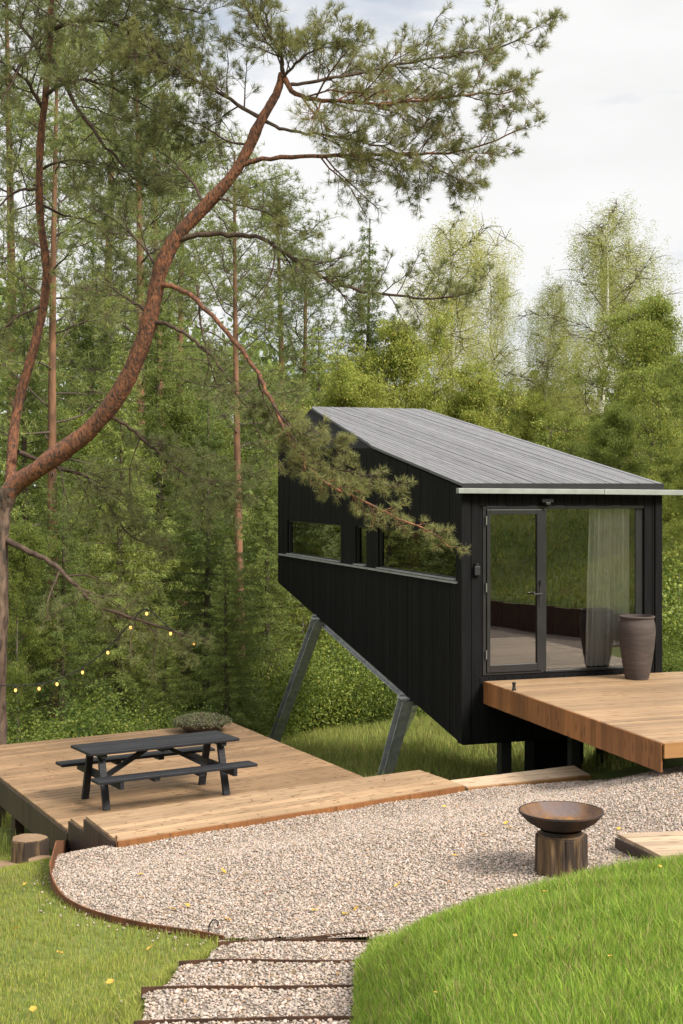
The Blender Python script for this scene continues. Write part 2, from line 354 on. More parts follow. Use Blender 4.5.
# loose stones
phi = (1+5**.5)/2
ICO = unit(np.array([(-1,phi,0),(1,phi,0),(-1,-phi,0),(1,-phi,0),(0,-1,phi),(0,1,phi),(0,-1,-phi),(0,1,-phi),(phi,0,-1),(phi,0,1),(-phi,0,-1),(-phi,0,1)], float))
ICOF = np.array([(0,11,5),(0,5,1),(0,1,7),(0,7,10),(0,10,11),(1,5,9),(5,11,4),(11,10,2),(10,7,6),(7,1,8),(3,9,4),(3,4,2),(3,2,6),(3,6,8),(3,8,9),(4,9,5),(2,4,11),(6,2,10),(8,6,7),(9,8,1)])
def stones(n, xr, yr, rmin, rmax):
    x = rng.uniform(*xr, n); y = rng.uniform(*yr, n)
    k = gmask(x, y); x, y = x[k], y[k]; m = len(x)
    # only what the frame or a step aside could see
    vis = (np.abs(x/y) < .36); x, y = x[vis], y[vis]; m = len(x)
    r = rng.uniform(rmin, rmax, m)*rng.choice([1, 1, 1, 1.5], m)
    D = ICO[None]*(1+rng.normal(0, .17, (m, 12, 1)))*rng.uniform(.6, 1.25, (m, 1, 3))*r[:, None, None]
    a = rng.uniform(0, 6.28, m); ca, sa = np.cos(a)[:, None], np.sin(a)[:, None]
    Vx = D[..., 0]*ca-D[..., 1]*sa; Vy = D[..., 0]*sa+D[..., 1]*ca
    V = np.stack([Vx+x[:, None], Vy+y[:, None], D[..., 2]*.7+(gravel_z(x, y)+r*.25+rng.uniform(0, .005, m))[:, None]], -1).reshape(-1, 3)
    return V, (ICOF[None]+(np.arange(m)*12)[:, None, None]).reshape(-1, 3)
A = Acc()
A.add(*stones(215000, (-3, 5), (9.8, 16.6), .0052, .0108))
A.add(*stones(42000, (-1.4, .5), (3.8, 9.9), .0055, .0115))
x = np.concatenate([path_left(np.linspace(5, 9.8, 260))-np.abs(rng.normal(0, .09, 260)), EDGE[rng.integers(0, len(EDGE), 120), 0]]); y = np.concatenate([np.linspace(5, 9.8, 260), EDGE[rng.integers(0, len(EDGE), 120), 1]])
x = np.r_[x[:260], EDGE[(np.arange(120)*7) % len(EDGE), 0]+rng.normal(0, .10, 120)]; y = np.r_[y[:260], EDGE[(np.arange(120)*7) % len(EDGE), 1]-np.abs(rng.normal(0, .12, 120))]
D = ICO[None]*(1+rng.normal(0, .15, (380, 12, 1)))*rng.uniform(.7, 1.2, (380, 1, 3))*rng.uniform(.007, .014, (380, 1, 1))
A.add((D+np.stack([x, y, h(x, y)+.012], -1)[:, None]).reshape(-1, 3), (ICOF[None]+(np.arange(380)*12)[:, None, None]).reshape(-1, 3))
tag(A.build('gravel', M['stone']), 'loose pale pinkish grey gravel stones of the yard', 'gravel', kind='stuff')

# corten edging along the round end of the yard
def ribbon(pts, z0, z1, th, name, mat, parent=None):
    pts = np.asarray(pts); d = unit(np.gradient(pts, axis=0)); nn = np.stack([-d[:, 1], d[:, 0]], -1)*th/2
    V = []
    for p, n_, a, b in zip(pts, nn, z0, z1):
        V += [(*(p+n_), a), (*(p+n_), b), (*(p-n_), b), (*(p-n_), a)]
    Fc = []
    for k in range(len(pts)-1):
        for j in range(4): Fc.append((k*4+j, k*4+(j+1) % 4, k*4+4+(j+1) % 4, k*4+4+j))
    m = MB().add(V, Fc); m.f += [(0, 1, 2, 3), tuple(len(V)-4+j for j in (3, 2, 1, 0))]
    return m.build(name, mat, parent)
ez = h(EDGE[:, 0], EDGE[:, 1]); tt = np.linspace(0, 1, len(EDGE))
etop = ez+np.interp(tt, [0, .25, .4, .55, 1], [.14, .20, .14, .06, .05])
tag(ribbon(EDGE, ez-.2, etop, .012, 'steel_edging', M['rust']), 'rusty curved steel edging round the left end of the gravel yard', 'edging')
step_lab = ['rusty steel step plate at the top edge where path meets gravel yard', 'rusty steel step plate second down from the gravel yard',
            'rusty steel step plate third from the gravel yard', 'rusty steel step plate nearest the bottom edge of photo']
for k in range(4):
    y = STEPY[k]; xl, xr = float(path_left(y))-.02, float(path_right(y))+.05
    t = np.linspace(0, 1, 14); xs = xl+(xr-xl)*t; ys = y+.02*np.sin(t*5+k)-.10*np.exp(-t*9)
    z = np.full(14, STEPZ[k])
    o = ribbon(np.stack([xs, ys], -1), z-.22, z+.014+.006*np.sin(t*3)+.02*np.exp(-t*14), .010, 'step_plate', M['corten'])
    tag(o, step_lab[k], 'step plate', 'steel step plates of the gravel path')
for k in (4, 5):
    pass
pts = np.array([P(224, 943, 10.03)[:2], P(300, 941, 10.06)[:2], P(384, 936, 10.14)[:2]])
pts = catmull(pts, 6)
o = ribbon(pts, np.full(len(pts), -3.5), gravel_z(pts[:, 0], pts[:, 1])+.016, .010, 'steel_edging', M['corten'])
tag(o, 'short rusty steel edging strip across the head of the stepped path', 'edging')

# retaining wall on the right, seen only in the glass
mb = MB()
for k in range(12):
    y0 = 9.9+k*.5; mb.box(9.52, 9.60, y0, y0+.49, -3.2, -2.42+.01*(k % 3))
tag(mb.build('retaining_wall', M['corten']), 'low dark retaining wall at the right end of the gravel yard', 'wall')

# ------------------------------------------------------------------ grass blades
def blades(n, xr, yr, keep, hmin, hmax, wid, lean=.5, seg=2):
    x = rng.uniform(*xr, n); y = rng.uniform(*yr, n); k = keep(x, y); x, y = x[k], y[k]; m = len(x)
    patch = .75+.5*(np.sin(x*3.1+np.sin(y*2.3))*np.sin(y*2.7+np.sin(x*1.9))*.5+.5)
    H = rng.uniform(hmin, hmax, m)*patch; a = rng.uniform(0, 6.28, m); b = a+rng.normal(0, 1.2, m)
    L = rng.uniform(.1, 1, m)*lean*H
    base = np.stack([x, y, h(x, y)-.01], -1)
    wv = np.stack([np.cos(a), np.sin(a), 0*a], -1)*(wid*rng.uniform(.6, 1.3, m))[:, None]*.5
    ld = np.stack([np.cos(b), np.sin(b), 0*b], -1)*L[:, None]
    mid = base+ld*.35+np.stack([0*x, 0*x, H*.6], -1); tip = base+ld+np.stack([0*x, 0*x, H], -1)
    V = np.stack([base-wv, base+wv, mid+wv*.75, mid-wv*.75, tip], 1).reshape(-1, 3)
    s = (np.arange(m)*5)[:, None]
    Fq = np.concatenate([s+[0, 1, 2], s+[0, 2, 3], s+[3, 2, 4]], 0)
    return V, Fq
STEPOFF = lambda x, y: ~gmask(x, y)
TERR = [(-2.91, 14.98), (-5.32, 19.70), (-1.71, 21.9), (.477, 17.37), (1.39, 15.97), (-2.16, 13.47)]
lawn_keep = lambda x, y: STEPOFF(x, y) & (np.abs(x/y) < .36) & ~inpoly(x, y, TERR) & (x < np.where(y < 9.9, path_left(np.clip(y, 4, 9.9)), -.3))
A = Acc()
A.add(*blades(240000, (-6, -.3), (6.2, 20), lawn_keep, .03, .065, .006))
pk = lambda x, y: (x > path_left(y)-.12) & (x < path_left(y)+.045)
A.add(*blades(60000, (-1.5, -.6), (5.5, 9.9), pk, .04, .10, .006, .9))
A.add(*blades(16000, (-1.6, .5), (4.5, 9.9), lambda x, y: (x > path_left(y)) & (x < path_left(y)+.22) & (np.sin(x*23+y*9)*np.sin(y*17) > .6), .03, .07, .006, .9))
tag(A.build('lawn_grass', M['lawn']), 'short mown lawn grass left of the gravel yard', 'grass', kind='stuff')
bank_keep = lambda x, y: STEPOFF(x, y) & (x > path_right(y)-.02) & (np.abs(x/y) < .36) & (y < 10.2)
A = Acc()
A.add(*blades(240000, (-.1, 3.6), (3.4, 10.2), bank_keep, .038, .092, .0046, .65))
tuft = lambda x, y: bank_keep(x, y) & (np.sin(x*5.3+np.sin(y*4.1)*1.7)*np.sin(y*6.1+np.sin(x*3.7)*2) > .45)
A.add(*blades(110000, (-.1, 3.6), (3.4, 10.2), tuft, .07, .135, .0052, .8))
tag(A.build('bank_grass', M['bank']), 'lush longer grass on the bank in the right foreground', 'grass', kind='stuff')
mead_keep = lambda x, y: ~inpoly(x, y, TERR) & (np.abs(x/y) < .36) & (dplat(x, y) > .2) & ~((x > 1.2) & (x < 3.5) & (y < 19.2))
A = Acc()
A.add(*blades(120000, (-6, 11), (16.5, 33), mead_keep, .08, .26, .012, .7))
tag(A.build('meadow_grass', M['meadow']), 'long grass on the slope under and behind the cabin', 'grass', kind='stuff')
hk = lambda x, y: (x > 9.7)
A = Acc()
A.add(*blades(60000, (9.7, 26), (-6, 17), hk, .06, .16, .03, .7))
tag(A.build('hillside_grass', M['lawn']), 'grass on the hillside right of the yard, mirrored in the glass', 'grass', kind='stuff')

# ------------------------------------------------------------------ cabin
WD, LN = 3.02, 8.7
cab = thing('cabin', 'black timber cabin on slanting steel legs with a glazed front and pitched grey roof', 'cabin', (1.61, 18.7, 0), math.radians(19))
def ztop(t): return .02+.172*t
def zbot(t): return -3.43+.185*t
WT = .18
# board cladding of one long wall: s0 = outer face, sg = outward sign
wins = [(.2, 3.2), (3.79-.0, 4.27), (5.0, 7.63)]
wins = [(.2, 3.2), (3.79, 4.27), (5.02, 8.05)]
WZ0, WZ1 = -1.25, -.63
KT = 3.4
def wtop(t, left):
    return min(ztop(t), ztop(KT)+.03*(t-KT)) if left and t > KT else ztop(t)
def longwall(left, holes):
    sx = 0.0 if left else WD; sg = -1 if left else 1
    core = MB(); bd = MB()
    def slab(mb, t0, t1, f0, f1, o0, o1):
        a0, a1 = sx+sg*o0, sx+sg*o1
        mb.hexa([(a0,t0,f0(t0)),(a1,t0,f0(t0)),(a1,t1,f0(t1)),(a0,t1,f0(t1))], [(a0,t0,f1(t0)),(a1,t0,f1(t0)),(a1,t1,f1(t1)),(a0,t1,f1(t1))])
    top = lambda t: wtop(t, left)-.03
    cuts = sorted({0.0, LN, KT}|{a for w_ in holes for a in w_})
    for a, b in zip(cuts[:-1], cuts[1:]):
        m_ = (a+b)/2
        if any(w0 < m_ < w1 for w0, w1 in holes):
            slab(core, a, b, zbot, lambda t: WZ0, -WT, -.02); slab(core, a, b, lambda t: WZ1, top, -WT, -.02)
        else: slab(core, a, b, zbot, top, -WT, -.02)
    n = 84; bw = LN/n; gap = .007
    for k in range(n):
        t0, t1 = k*bw+gap/2, (k+1)*bw-gap/2; off = rng.uniform(-.002, .003)
        segs = [(zbot, top)]
        c_ = (t0+t1)/2
        for w0, w1 in holes:
            if w0-.02 < c_ < w1+.02: segs = [(zbot, lambda t: WZ0), (lambda t: WZ1, top)]
        for f0, f1 in segs: slab(bd, t0, t1, f0, f1, -.02, off)
    return core, bd
for left in (True, False):
    core, bd = longwall(left, wins if left else wins[1:])
    wl = core.build('wall', M['blackwood'], cab)
    bd.build('cladding', M['blackwood'], wl)
# back wall
mb = MB(); mb.box(WT, WD-WT, LN-WT, LN-.02, zbot(LN), ztop(LN)-.5)
for k in range(23):
    a = k*WD/23; mb.box(a+.004, a+WD/23-.004, LN-.018, LN+.003, zbot(LN), wtop(LN, True)-.03 if a < .7 else ztop(LN)-.03)
mb.build('rear_wall', M['blackwood'], cab)
# floor (sloping underside) and inner floor
mb = MB(); mb.hexa([(.01, .0, zbot(0)-.02), (WD-.01, .0, zbot(0)-.02), (WD-.01, LN, zbot(LN)-.02), (.01, LN, zbot(LN)-.02)],
                   [(.01, .0, zbot(0)+.1), (WD-.01, .0, zbot(0)+.1), (WD-.01, LN, zbot(LN)+.1), (.01, LN, zbot(LN)+.1)])
mb.build('underside', M['blackwood'], cab)
MB().box(WT, WD-WT, .14, 5.6, -2.62, -2.54).build('inner_floor', M['innerfloor'], cab)
mb = MB(); mb.box(WT, WD-WT, 5.6, 5.68, -2.54, .9); mb.build('inner_wall', M['inner'], cab)
mb = MB()
mb.box(WT+.002, WT+.02, .14, 5.6, -2.54, WZ0-.005); mb.box(WD-WT-.02, WD-WT-.002, .14, 5.6, -2.54, WZ0-.005)
mb.box(WT+.002, WT+.02, .14, 5.6, WZ1+.005, .02); mb.box(WD-WT-.02, WD-WT-.002, .14, 5.6, WZ1+.005, .02)
mb.build('inner_lining', M['inner'], cab)
# facade wall around the glazing
GX0, GX1, GZ0, GZ1 = .30, 2.77, -2.53, -.255
fw = MB()
fw.box(.0, GX0, .0, .14, zbot(0)+.08, -.03); fw.box(GX1, WD, .0, .14, zbot(0)+.08, -.03)
fw.box(GX0, GX1, .0, .14, GZ1, -.03); fw.box(GX0, GX1, .0, .14, zbot(0)+.08, GZ0)
fwall = fw.build('front_wall', M['blackwood'], cab)
mb = MB(); n = 24
for k in range(n):
    a, b = k*WD/n+.004, (k+1)*WD/n-.004; o = rng.uniform(-.002, .003); c_ = (a+b)/2
    if GX0-.02 < c_ < GX1+.02:
        mb.box(a, b, -.022-o, -.001, GZ1+.005, -.03); mb.box(a, b, -.022-o, -.001, zbot(0), GZ0-.03)
    else: mb.box(a, b, -.022-o, -.001, zbot(0), -.03)
mb.build('cladding', M['blackwood'], fwall)
MB().box(-.022, .085, -.045, -.0235, zbot(0)+.005, -.032).box(-.026, -.0225, -.045, .09, zbot(0)+.0, -.032).build('corner_trim', M['blackwood'], cab)
MB().box(WD-.085, WD+.022, -.045, -.0235, zbot(0)+.005, -.032).build('corner_trim', M['blackwood'], cab)
# roof boards with a chamfered corner on the left, rear half
rf = MB(); n = 34; NOT = .66
for k in range(n):
    a, b = -.03+k*(WD+.06)/n+.005, -.03+(k+1)*(WD+.06)/n-.005; o = rng.uniform(0, .006)
    def tend(s): return LN+.05 if s >= NOT else KT+(LN+.05-KT)*max(s, 0)/NOT
    ea, eb = tend(a), tend(b)
    if ea < KT+.05: ea = KT
    rf.hexa([(a, -.06, ztop(-.06)-.0), (b, -.06, ztop(-.06)-.0), (b, eb, ztop(eb)), (a, ea, ztop(ea))],
            [(a, -.06, ztop(-.06)+.035+o), (b, -.06, ztop(-.06)+.035+o), (b, eb, ztop(eb)+.035+o), (a, ea, ztop(ea)+.035+o)])
roof = rf.build('roof', M['roof'], cab)
mb = MB(); e = -.0
zc = lambda t: wtop(t, True)
P0, P1, P2 = (0.0, KT, ztop(KT)), (NOT, LN, ztop(LN)), (0.0, LN, zc(LN))
mb.add([P0, P1, P2, (0.0, KT, ztop(KT)-.06), (NOT, LN, ztop(LN)-.06), (0.0, LN, zc(LN)-.06)], [(0, 1, 2), (5, 4, 3), (0, 3, 4, 1), (1, 4, 5, 2), (2, 5, 3, 0)])
mb.build('roof_chamfer', M['blackwood'], cab)
mb = MB(); mb.hexa([(WT*.2, .0, ztop(0)-.06), (WD-.03, .0, ztop(0)-.06), (WD-.03, LN-.05, ztop(LN)-.06), (.7, LN-.05, ztop(LN)-.06)],
                   [(WT*.2, .0, ztop(0)-.002), (WD-.03, .0, ztop(0)-.002), (WD-.03, LN-.05, ztop(LN)-.002), (.7, LN-.05, ztop(LN)-.002)])
mb.build('roof_deck', M['blackwood'], cab)
mb = MB(); mb.box(-.03, WD+.03, -.075, -.062, -.055, .05); mb.build('eave_board', M['blackmetal'], cab)
# awning rail running past both corners
mb = MB(); a, b = Vector((-.13, -.14, -.05)), Vector((2.05, -.14, -.066)); c2 = Vector((5.2, -.14, -.10))
mb.bar(a, b-Vector((.003, 0, 0)), .09, .07); mb.bar(b, c2, .094, .074)
for s in (.25, 1.5, 2.8): mb.box(s-.02, s+.02, -.094, -.0235, -.075, -.035)
mb.build('awning_rail', M['rail'], cab, bevel=.006)
# glazing
win = MB()
win.box(GX0, GX0+.05, -.012, .07, GZ0, GZ1); win.box(1.19, 1.25, -.012, .07, GZ0, GZ1-.045)
win.box(GX0+.05, GX1, -.012, .07, GZ1-.045, GZ1); win.box(GX0+.05, GX1, -.012, .07, GZ0, GZ0+.03)
win.box(2.65, GX1, .012, .07, GZ0+.03, GZ1-.045)
wf = win.build('window', M['frame'], cab, bevel=.004)
MB().box(1.25, 2.65, .024, .030, GZ0+.03, GZ1-.045).build('pane', M['glass'], wf)
dr = MB(); d0, d1 = GX0+.053, 1.186
dr.box(d0, d0+.05, -.03, .03, GZ0+.035, GZ1-.05); dr.box(d1-.085, d1, -.03, .03, GZ0+.035, GZ1-.05)
dr.box(d0+.05, d1-.085, -.03, .03, GZ0+.035, GZ0+.135); dr.box(d0+.05, d1-.085, -.03, .03, GZ1-.115, GZ1-.05)
door = dr.build('door', M['frame'], cab, bevel=.004)
MB().box(d0+.05, d1-.085, -.004, .004, GZ0+.135, GZ1-.115).build('pane', M['glass'], door)
mb = MB(); mb.box(d1-.055, d1-.03, -.04, -.031, -1.62, -1.36); mb.tube([(d1-.042, -.035, -1.45), (d1-.042, -.085, -1.45), (d1-.17, -.09, -1.45)], .011, 8)
mb.tube([(d1-.042, -.04, -1.34), (d1-.042, -.05, -1.27)], .012, 8)
mb.build('handle', M['blackmetal'], door)
for z in (-.45, -1.35, -2.25): MB().tube([(d0-.012, -.035, z-.06), (d0-.012, -.035, z+.06)], .010, 8).build('hinge', M['chrome'], door)
# small fittings on the front
mb = MB(); mb.box(.155, .235, -.075, -.046+.022, -1.18, -1.06); mb.tube([(.195, -.05, -1.06), (.195, -.05, -1.02)], .03, 10); mb.build('wall_lamp', M['blackmetal'], cab, bevel=.006)
mb = MB(); mb.box(1.15, 1.32, -.09, -.0235, -.21, -.16); mb.box(1.20, 1.27, -.10, -.03, -.245, -.21); mb.build('door_sensor', M['blackmetal'], cab, bevel=.006)
# side windows: frames, panes, sill
for left, ws in ((True, wins), (False, wins[1:])):
    sx = 0 if left else WD; sg = -1 if left else 1
    for (t0, t1) in ws:
        fr = MB(); q0, q1 = sorted((sx-sg*.09, sx-sg*.03))
        z0, z1 = WZ0, WZ1; w_ = .022
        fr.box(q0, q1, t0, t0+w_, z0, z1); fr.box(q0, q1, t1-w_, t1, z0, z1); fr.box(q0, q1, t0+w_, t1-w_, z1-w_, z1); fr.box(q0, q1, t0+w_, t1-w_, z0, z0+w_)
        f = fr.build('window', M['frame'], cab)
        g0, g1 = sorted((sx-sg*.06, sx-sg*.054))
        MB().box(g0, g1, t0+w_, t1-w_, z0+w_, z1-w_).build('pane', M['sideglass'], f)
        mb = MB(); r0, r1 = sorted((sx-sg*.03, sx+sg*.035))
        mb.hexa([(r0, t0-.01, z0-.012), (r1, t0-.01, z0-.012), (r1, t1+.01, z0-.012), (r0, t1+.01, z0-.012)], [(r0, t0-.01, z0+.006), (r1, t0-.01, z0+.006), (r1, t1+.01, z0+.006), (r0, t1+.01, z0+.006)])
        mb.build('sill', M['sill'], f)
mb = MB(); mb.box(-.045, .005, .1, LN-.15, -1.30, -1.272); mb.build('sill_trim', M['sill'], cab)
# steel beam under the floor, slanted legs, posts
def ibeam(mb, a, b, w, d, tf, up):
    a, b, up = Vector(a), Vector(b), Vector(up)
    ax_ = (b-a).normalized(); sx_ = ax_.cross(up).normalized(); sy_ = sx_.cross(ax_)
    mb.bar(a, b, tf, d, up)
    for sgn in (-1, 1): mb.bar(a+sy_*sgn*(d/2), b+sy_*sgn*(d/2), w, tf, up)
mb = MB(); ibeam(mb, (.12, 2.0, zbot(2.0)-.10), (.12, 6.5, zbot(6.5)-.10), .12, .13, .014, (0, 0, 1)); ibeam(mb, (WD-.3, 2.0, zbot(2.0)-.10), (WD-.3, 6.5, zbot(6.5)-.10), .12, .13, .014, (0, 0, 1))
mb.build('floor_beam', M['steel'], cab)
R = math.radians(19)
def tolocal(p): 
    x, y = p[0]-1.61, p[1]-18.7
    return (x*math.cos(R)+y*math.sin(R), -x*math.sin(R)+y*math.cos(R), p[2])
legs = [((.02, 6.25, zbot(6.25)-.04), P(270, 744, 26.9)), ((.02, 2.06, zbot(2.06)-.06), P(379, 788, 21.55))]
for a, pb in legs:
    b = tolocal(pb)
    for ds in (0, WD-.45):
        mb = MB(); A0, B0 = (a[0]+ds, a[1], a[2]), (b[0]+ds, b[1], min(b[2], -4.45 if a[1] < 4 else -4.9)-.15)
        ibeam(mb, A0, B0, .17, .17, .016, (0, 1, 0)); mb.box(A0[0]-.11, A0[0]+.11, A0[1]-.11, A0[1]+.11, A0[2]-.01, A0[2]+.012)
        mb.build('steel_leg', M['steel'], cab)
for s, t in ((.74, .25), (2.3, .3)):
    MB().box(s-.075, s+.075, t-.075, t+.075, -4.4, zbot(t)+.05).build('post', M['blackmetal'], cab)
MB().box(1.32, 2.1, .5, .8, -4.6, -3.1).build('service_shaft', M['blackwood'], cab)

# curtain inside the glazing
cu = thing('curtain', 'pale linen curtain gathered behind the right side of the big pane', 'curtain', (1.61, 18.7, 0), R)
n = 160; t = np.linspace(0, 1, n); sx = 1.98+.66*t; V = []
for zf in np.linspace(0, 1, 8):
    z = -2.50+zf*2.2; sq = 1-.10*(1-zf)*1.0
    V.append(np.stack([2.64-(2.64-sx)*(.92+.10*(1-zf)), .20+.055*np.sin(t*50+.7*np.sin(t*9))+.010*np.sin(t*120+zf*2), np.full(n, z)], -1))
V = np.vstack(V); ii = (np.arange(7)[:, None]*n+np.arange(n-1)).ravel()
bulk('drape', V, np.stack([ii, ii+1, ii+n+1, ii+n], -1), M['curtain'], cu, smooth=True)
MB().tube([(1.4, .2, -.29), (2.76, .2, -.29)], .012, 8).build('curtain_rod', M['blackmetal'], cu)

# front deck
dk = thing('deck', 'raised larch deck with an orange brown board fascia before the glazed front', 'deck', (1.61, 18.7, 0), R)
DZ = -2.60; DL = .315; DR = 3.35; DO = 4.72
def dl(o): return DL+(-.205)*(o/4.72)     # left edge, slightly skewed
mb = MB(); n = 34
for k in range(n):
    a, b = -.05-k*DO/n-.0045, -.05-(k+1)*DO/n+.0045; z = DZ+rng.uniform(-.0015, .0015)
    mb.hexa([(dl(-a), a, z-.028), (DR, a, z-.028), (DR, b, z-.028), (dl(-b), b, z-.028)][::-1], [(dl(-a), a, z), (DR, a, z), (DR, b, z), (dl(-b), b, z)][::-1])
mb.build('deck_boards', M['deck'], dk)
mb = MB(); n = 36
for k in range(n):
    a, b = -.05-k*DO/n-.0015, -.05-(k+1)*DO/n+.0015; lo = DZ-.30+rng.uniform(-.002, .002)
    mb.hexa([(dl(-a)-.024, a, lo), (dl(-a)-.001, a, lo), (dl(-b)-.001, b, lo), (dl(-b)-.024, b, lo)], [(dl(-a)-.024, a, DZ-.003), (dl(-a)-.001, a, DZ-.003), (dl(-b)-.001, b, DZ-.003), (dl(-b)-.024, b, DZ-.003)])
mb.build('fascia', M['deckside'], dk)
M['deckfront'] = wood('larch_front_board', (.34, .18, .07), (.26, .125, .045), (.13, .05, .02), axis=0)
MB().box(dl(DO)+.002, DR, -.05-DO-.028, -.05-DO-.002, DZ-.155, DZ-.004).build('front_board', M['deckfront'], dk)
mb = MB(); 
for s in (.5, 1.9, 3.1): mb.box(s-.04, s+.04, -DO+.05, -.06, DZ-.20, DZ-.03)
mb.build('joist', M['terrside'], dk)
for s, o in ((1.4, .5), (1.5, 2.4), (2.9, 2.2), (1.8, 4.2)):
    MB().box(s-.06, s+.06, -o-.06, -o+.06, -4.2, DZ-.2).build('post', M['blackmetal'], dk)
# planter
def loc2w(s, t): return (1.61+s*math.cos(R)-t*math.sin(R), 18.7+s*math.sin(R)+t*math.cos(R))
pot = thing('planter', 'tall brown stoneware planter standing on the deck beside the glass', 'planter', (*P(637, 677, 18.98)[:2], DZ))
prof = [(.13, .0), (.155, .005), (.17, .06), (.20, .22), (.228, .42), (.243, .58), (.247, .68), (.238, .76), (.225, .80), (.224, .815), (.236, .83), (.240, .845), (.234, .855), (.215, .855), (.205, .80), (.212, .70), (.20, .62), (.0, .62)]
mb = MB().lathe(prof[:-1], 48, wob=lambda a, z: .006*math.sin(3*a+z*4)); mb.build('pot_body', M['pot'], pot, smooth=True)
MB().lathe([(.205, .60), (.205, .64), (.02, .66)], 24).build('soil', M['soil'], pot)
# door stop on the deck
q = P(514, 690, 0); w = P(514, 691, 17.9)
ds = MB().lathe([(.028, 0), (.03, .01), (.022, .03), (.02, .075), (.026, .085), (.026, .1), (.01, .11)], 14).build('door_stop', M['blackmetal'], None, smooth=True, loc=(w[0], w[1], DZ))
tag(ds, 'small black door stop knob on the left edge of the deck', 'door stop')

# ------------------------------------------------------------------ lower terrace, steps, boardwalk
TZ, PZ = -3.68, -3.40
ang = math.atan2(U_[1], U_[0])
class Loc:                                   # local frame along the terrace boards
    def __init__(s, ox, oy): s.o = np.array([ox, oy])
    def __call__(s, p):
        d = np.asarray(p)-s.o; return np.array([d@U_, d@np.array([-U_[1], U_[0]])])
def clip_boards(poly, w, gap, z, th, mb, jit=.0015):
    poly = np.asarray(poly); y0, y1 = poly[:, 1].min(), poly[:, 1].max(); n = max(1, round((y1-y0)/w)); w = (y1-y0)/n
    def xs(y):
        r = []
        for a in range(len(poly)):
            p, q_ = poly[a], poly[(a+1) % len(poly)]
            if (p[1]-y)*(q_[1]-y) <= 0 and p[1] != q_[1]: r.append(p[0]+(q_[0]-p[0])*(y-p[1])/(q_[1]-p[1]))
        return (min(r), max(r)) if r else None
    for k in range(n):
        a, b = y0+k*w+gap/2, y0+(k+1)*w-gap/2; A_, B_ = xs(a), xs(b)
        if not A_ or not B_: continue
        zz = z+rng.uniform(-jit, jit)
        cut = [0, 1] if A_[1]-A_[0] < 2.2 else [0, rng.uniform(.3, .7), 1]
        for c0, c1 in zip(cut[:-1], cut[1:]):
            g = .0015
            la, ra = A_[0]+(A_[1]-A_[0])*c0+g, A_[0]+(A_[1]-A_[0])*c1-g; lb, rb = B_[0]+(B_[1]-B_[0])*c0+g, B_[0]+(B_[1]-B_[0])*c1-g
            mb.hexa([(la, a, zz-th), (ra, a, zz-th), (rb, b, zz-th), (lb, b, zz-th)], [(la, a, zz), (ra, a, zz), (rb, b, zz), (lb, b, zz)])
def side_boards(mb, p, q_, z0, z1, th=.024, w=.14):
    p, q_ = np.asarray(p, float), np.asarray(q_, float); d = q_-p; L_ = np.linalg.norm(d); d /= L_; nn = np.array([d[1], -d[0]]); n = max(1, round(L_/w))
    for k in range(n):
        a, b = p+d*(L_*k/n+.002), p+d*(L_*(k+1)/n-.002)
        mb.hexa([(*a, z0), (*(a+nn*th), z0), (*(b+nn*th), z0), (*b, z0)][::-1], [(*a, z1), (*(a+nn*th), z1), (*(b+nn*th), z1), (*b, z1)][::-1])
A_, B_, C_, D_ = (-2.91, 14.98), (-5.32, 19.70), (-1.71, 21.9), (.477, 17.37)
ter = thing('terrace', 'low larch terrace at the left carrying the picnic table', 'terrace', (*A_, TZ), ang)
Lc = Loc(*A_); poly = [Lc(p) for p in (A_, D_, C_, B_)]
mb = MB(); clip_boards(poly, .14, .009, 0, .028, mb); mb.build('deck_boards', M['deckterrace'], ter)
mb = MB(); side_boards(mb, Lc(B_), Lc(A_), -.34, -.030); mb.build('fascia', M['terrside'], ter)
mb = MB(); side_boards(mb, Lc(D_), Lc(C_), -.30, -.030); side_boards(mb, Lc(C_), Lc(B_), -.30, -.030); mb.build('fascia', M['deckside'], ter)
for (px_, py_) in ((-3.15, 15.6), (-4.0, 17.3), (-4.95, 19.2), (-1.9, 21.4), (-.2, 18.3)):
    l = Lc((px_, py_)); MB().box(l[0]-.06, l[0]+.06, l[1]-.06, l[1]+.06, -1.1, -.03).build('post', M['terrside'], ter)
# boardwalk with two steps down to the terrace
Pa, Pb, Pc, Pd = (-2.16, 13.47), (1.39, 15.97), (.93, 16.85), (-2.645, 14.47)
bw = thing('boardwalk', 'light larch boardwalk with two steps between gravel yard and terrace', 'boardwalk', (*Pa, PZ), ang)
Lb = Loc(*Pa)
mb = MB(); clip_boards([Lb(p) for p in (Pa, Pb, Pc, Pd)], .14, .009, 0, .03, mb); mb.build('deck_boards', M['deckpale'], bw)
Te = (-2.9, 14.97); Tf = (.75, 17.3)
mb = MB(); clip_boards([Lb(p) for p in (Pd, Pc, Tf, Te)], .14, .006, -.14, .03, mb); mb.build('step', M['deck'], bw)
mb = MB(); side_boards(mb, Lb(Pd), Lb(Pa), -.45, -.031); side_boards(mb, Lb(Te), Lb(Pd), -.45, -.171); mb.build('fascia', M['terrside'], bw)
mb = MB(); side_boards(mb, Lb(Pb), Lb(Pc), -.3, -.031, w=.3); mb.build('end_board', M['deckside'], bw)
l0, l1 = Lb(Pa), Lb(Pb); mb = MB(); mb.box(l0[0], l1[0], l0[1]-.026, l0[1]-.003, -.12, -.008); mb.build('front_board', M['deckside'], bw)
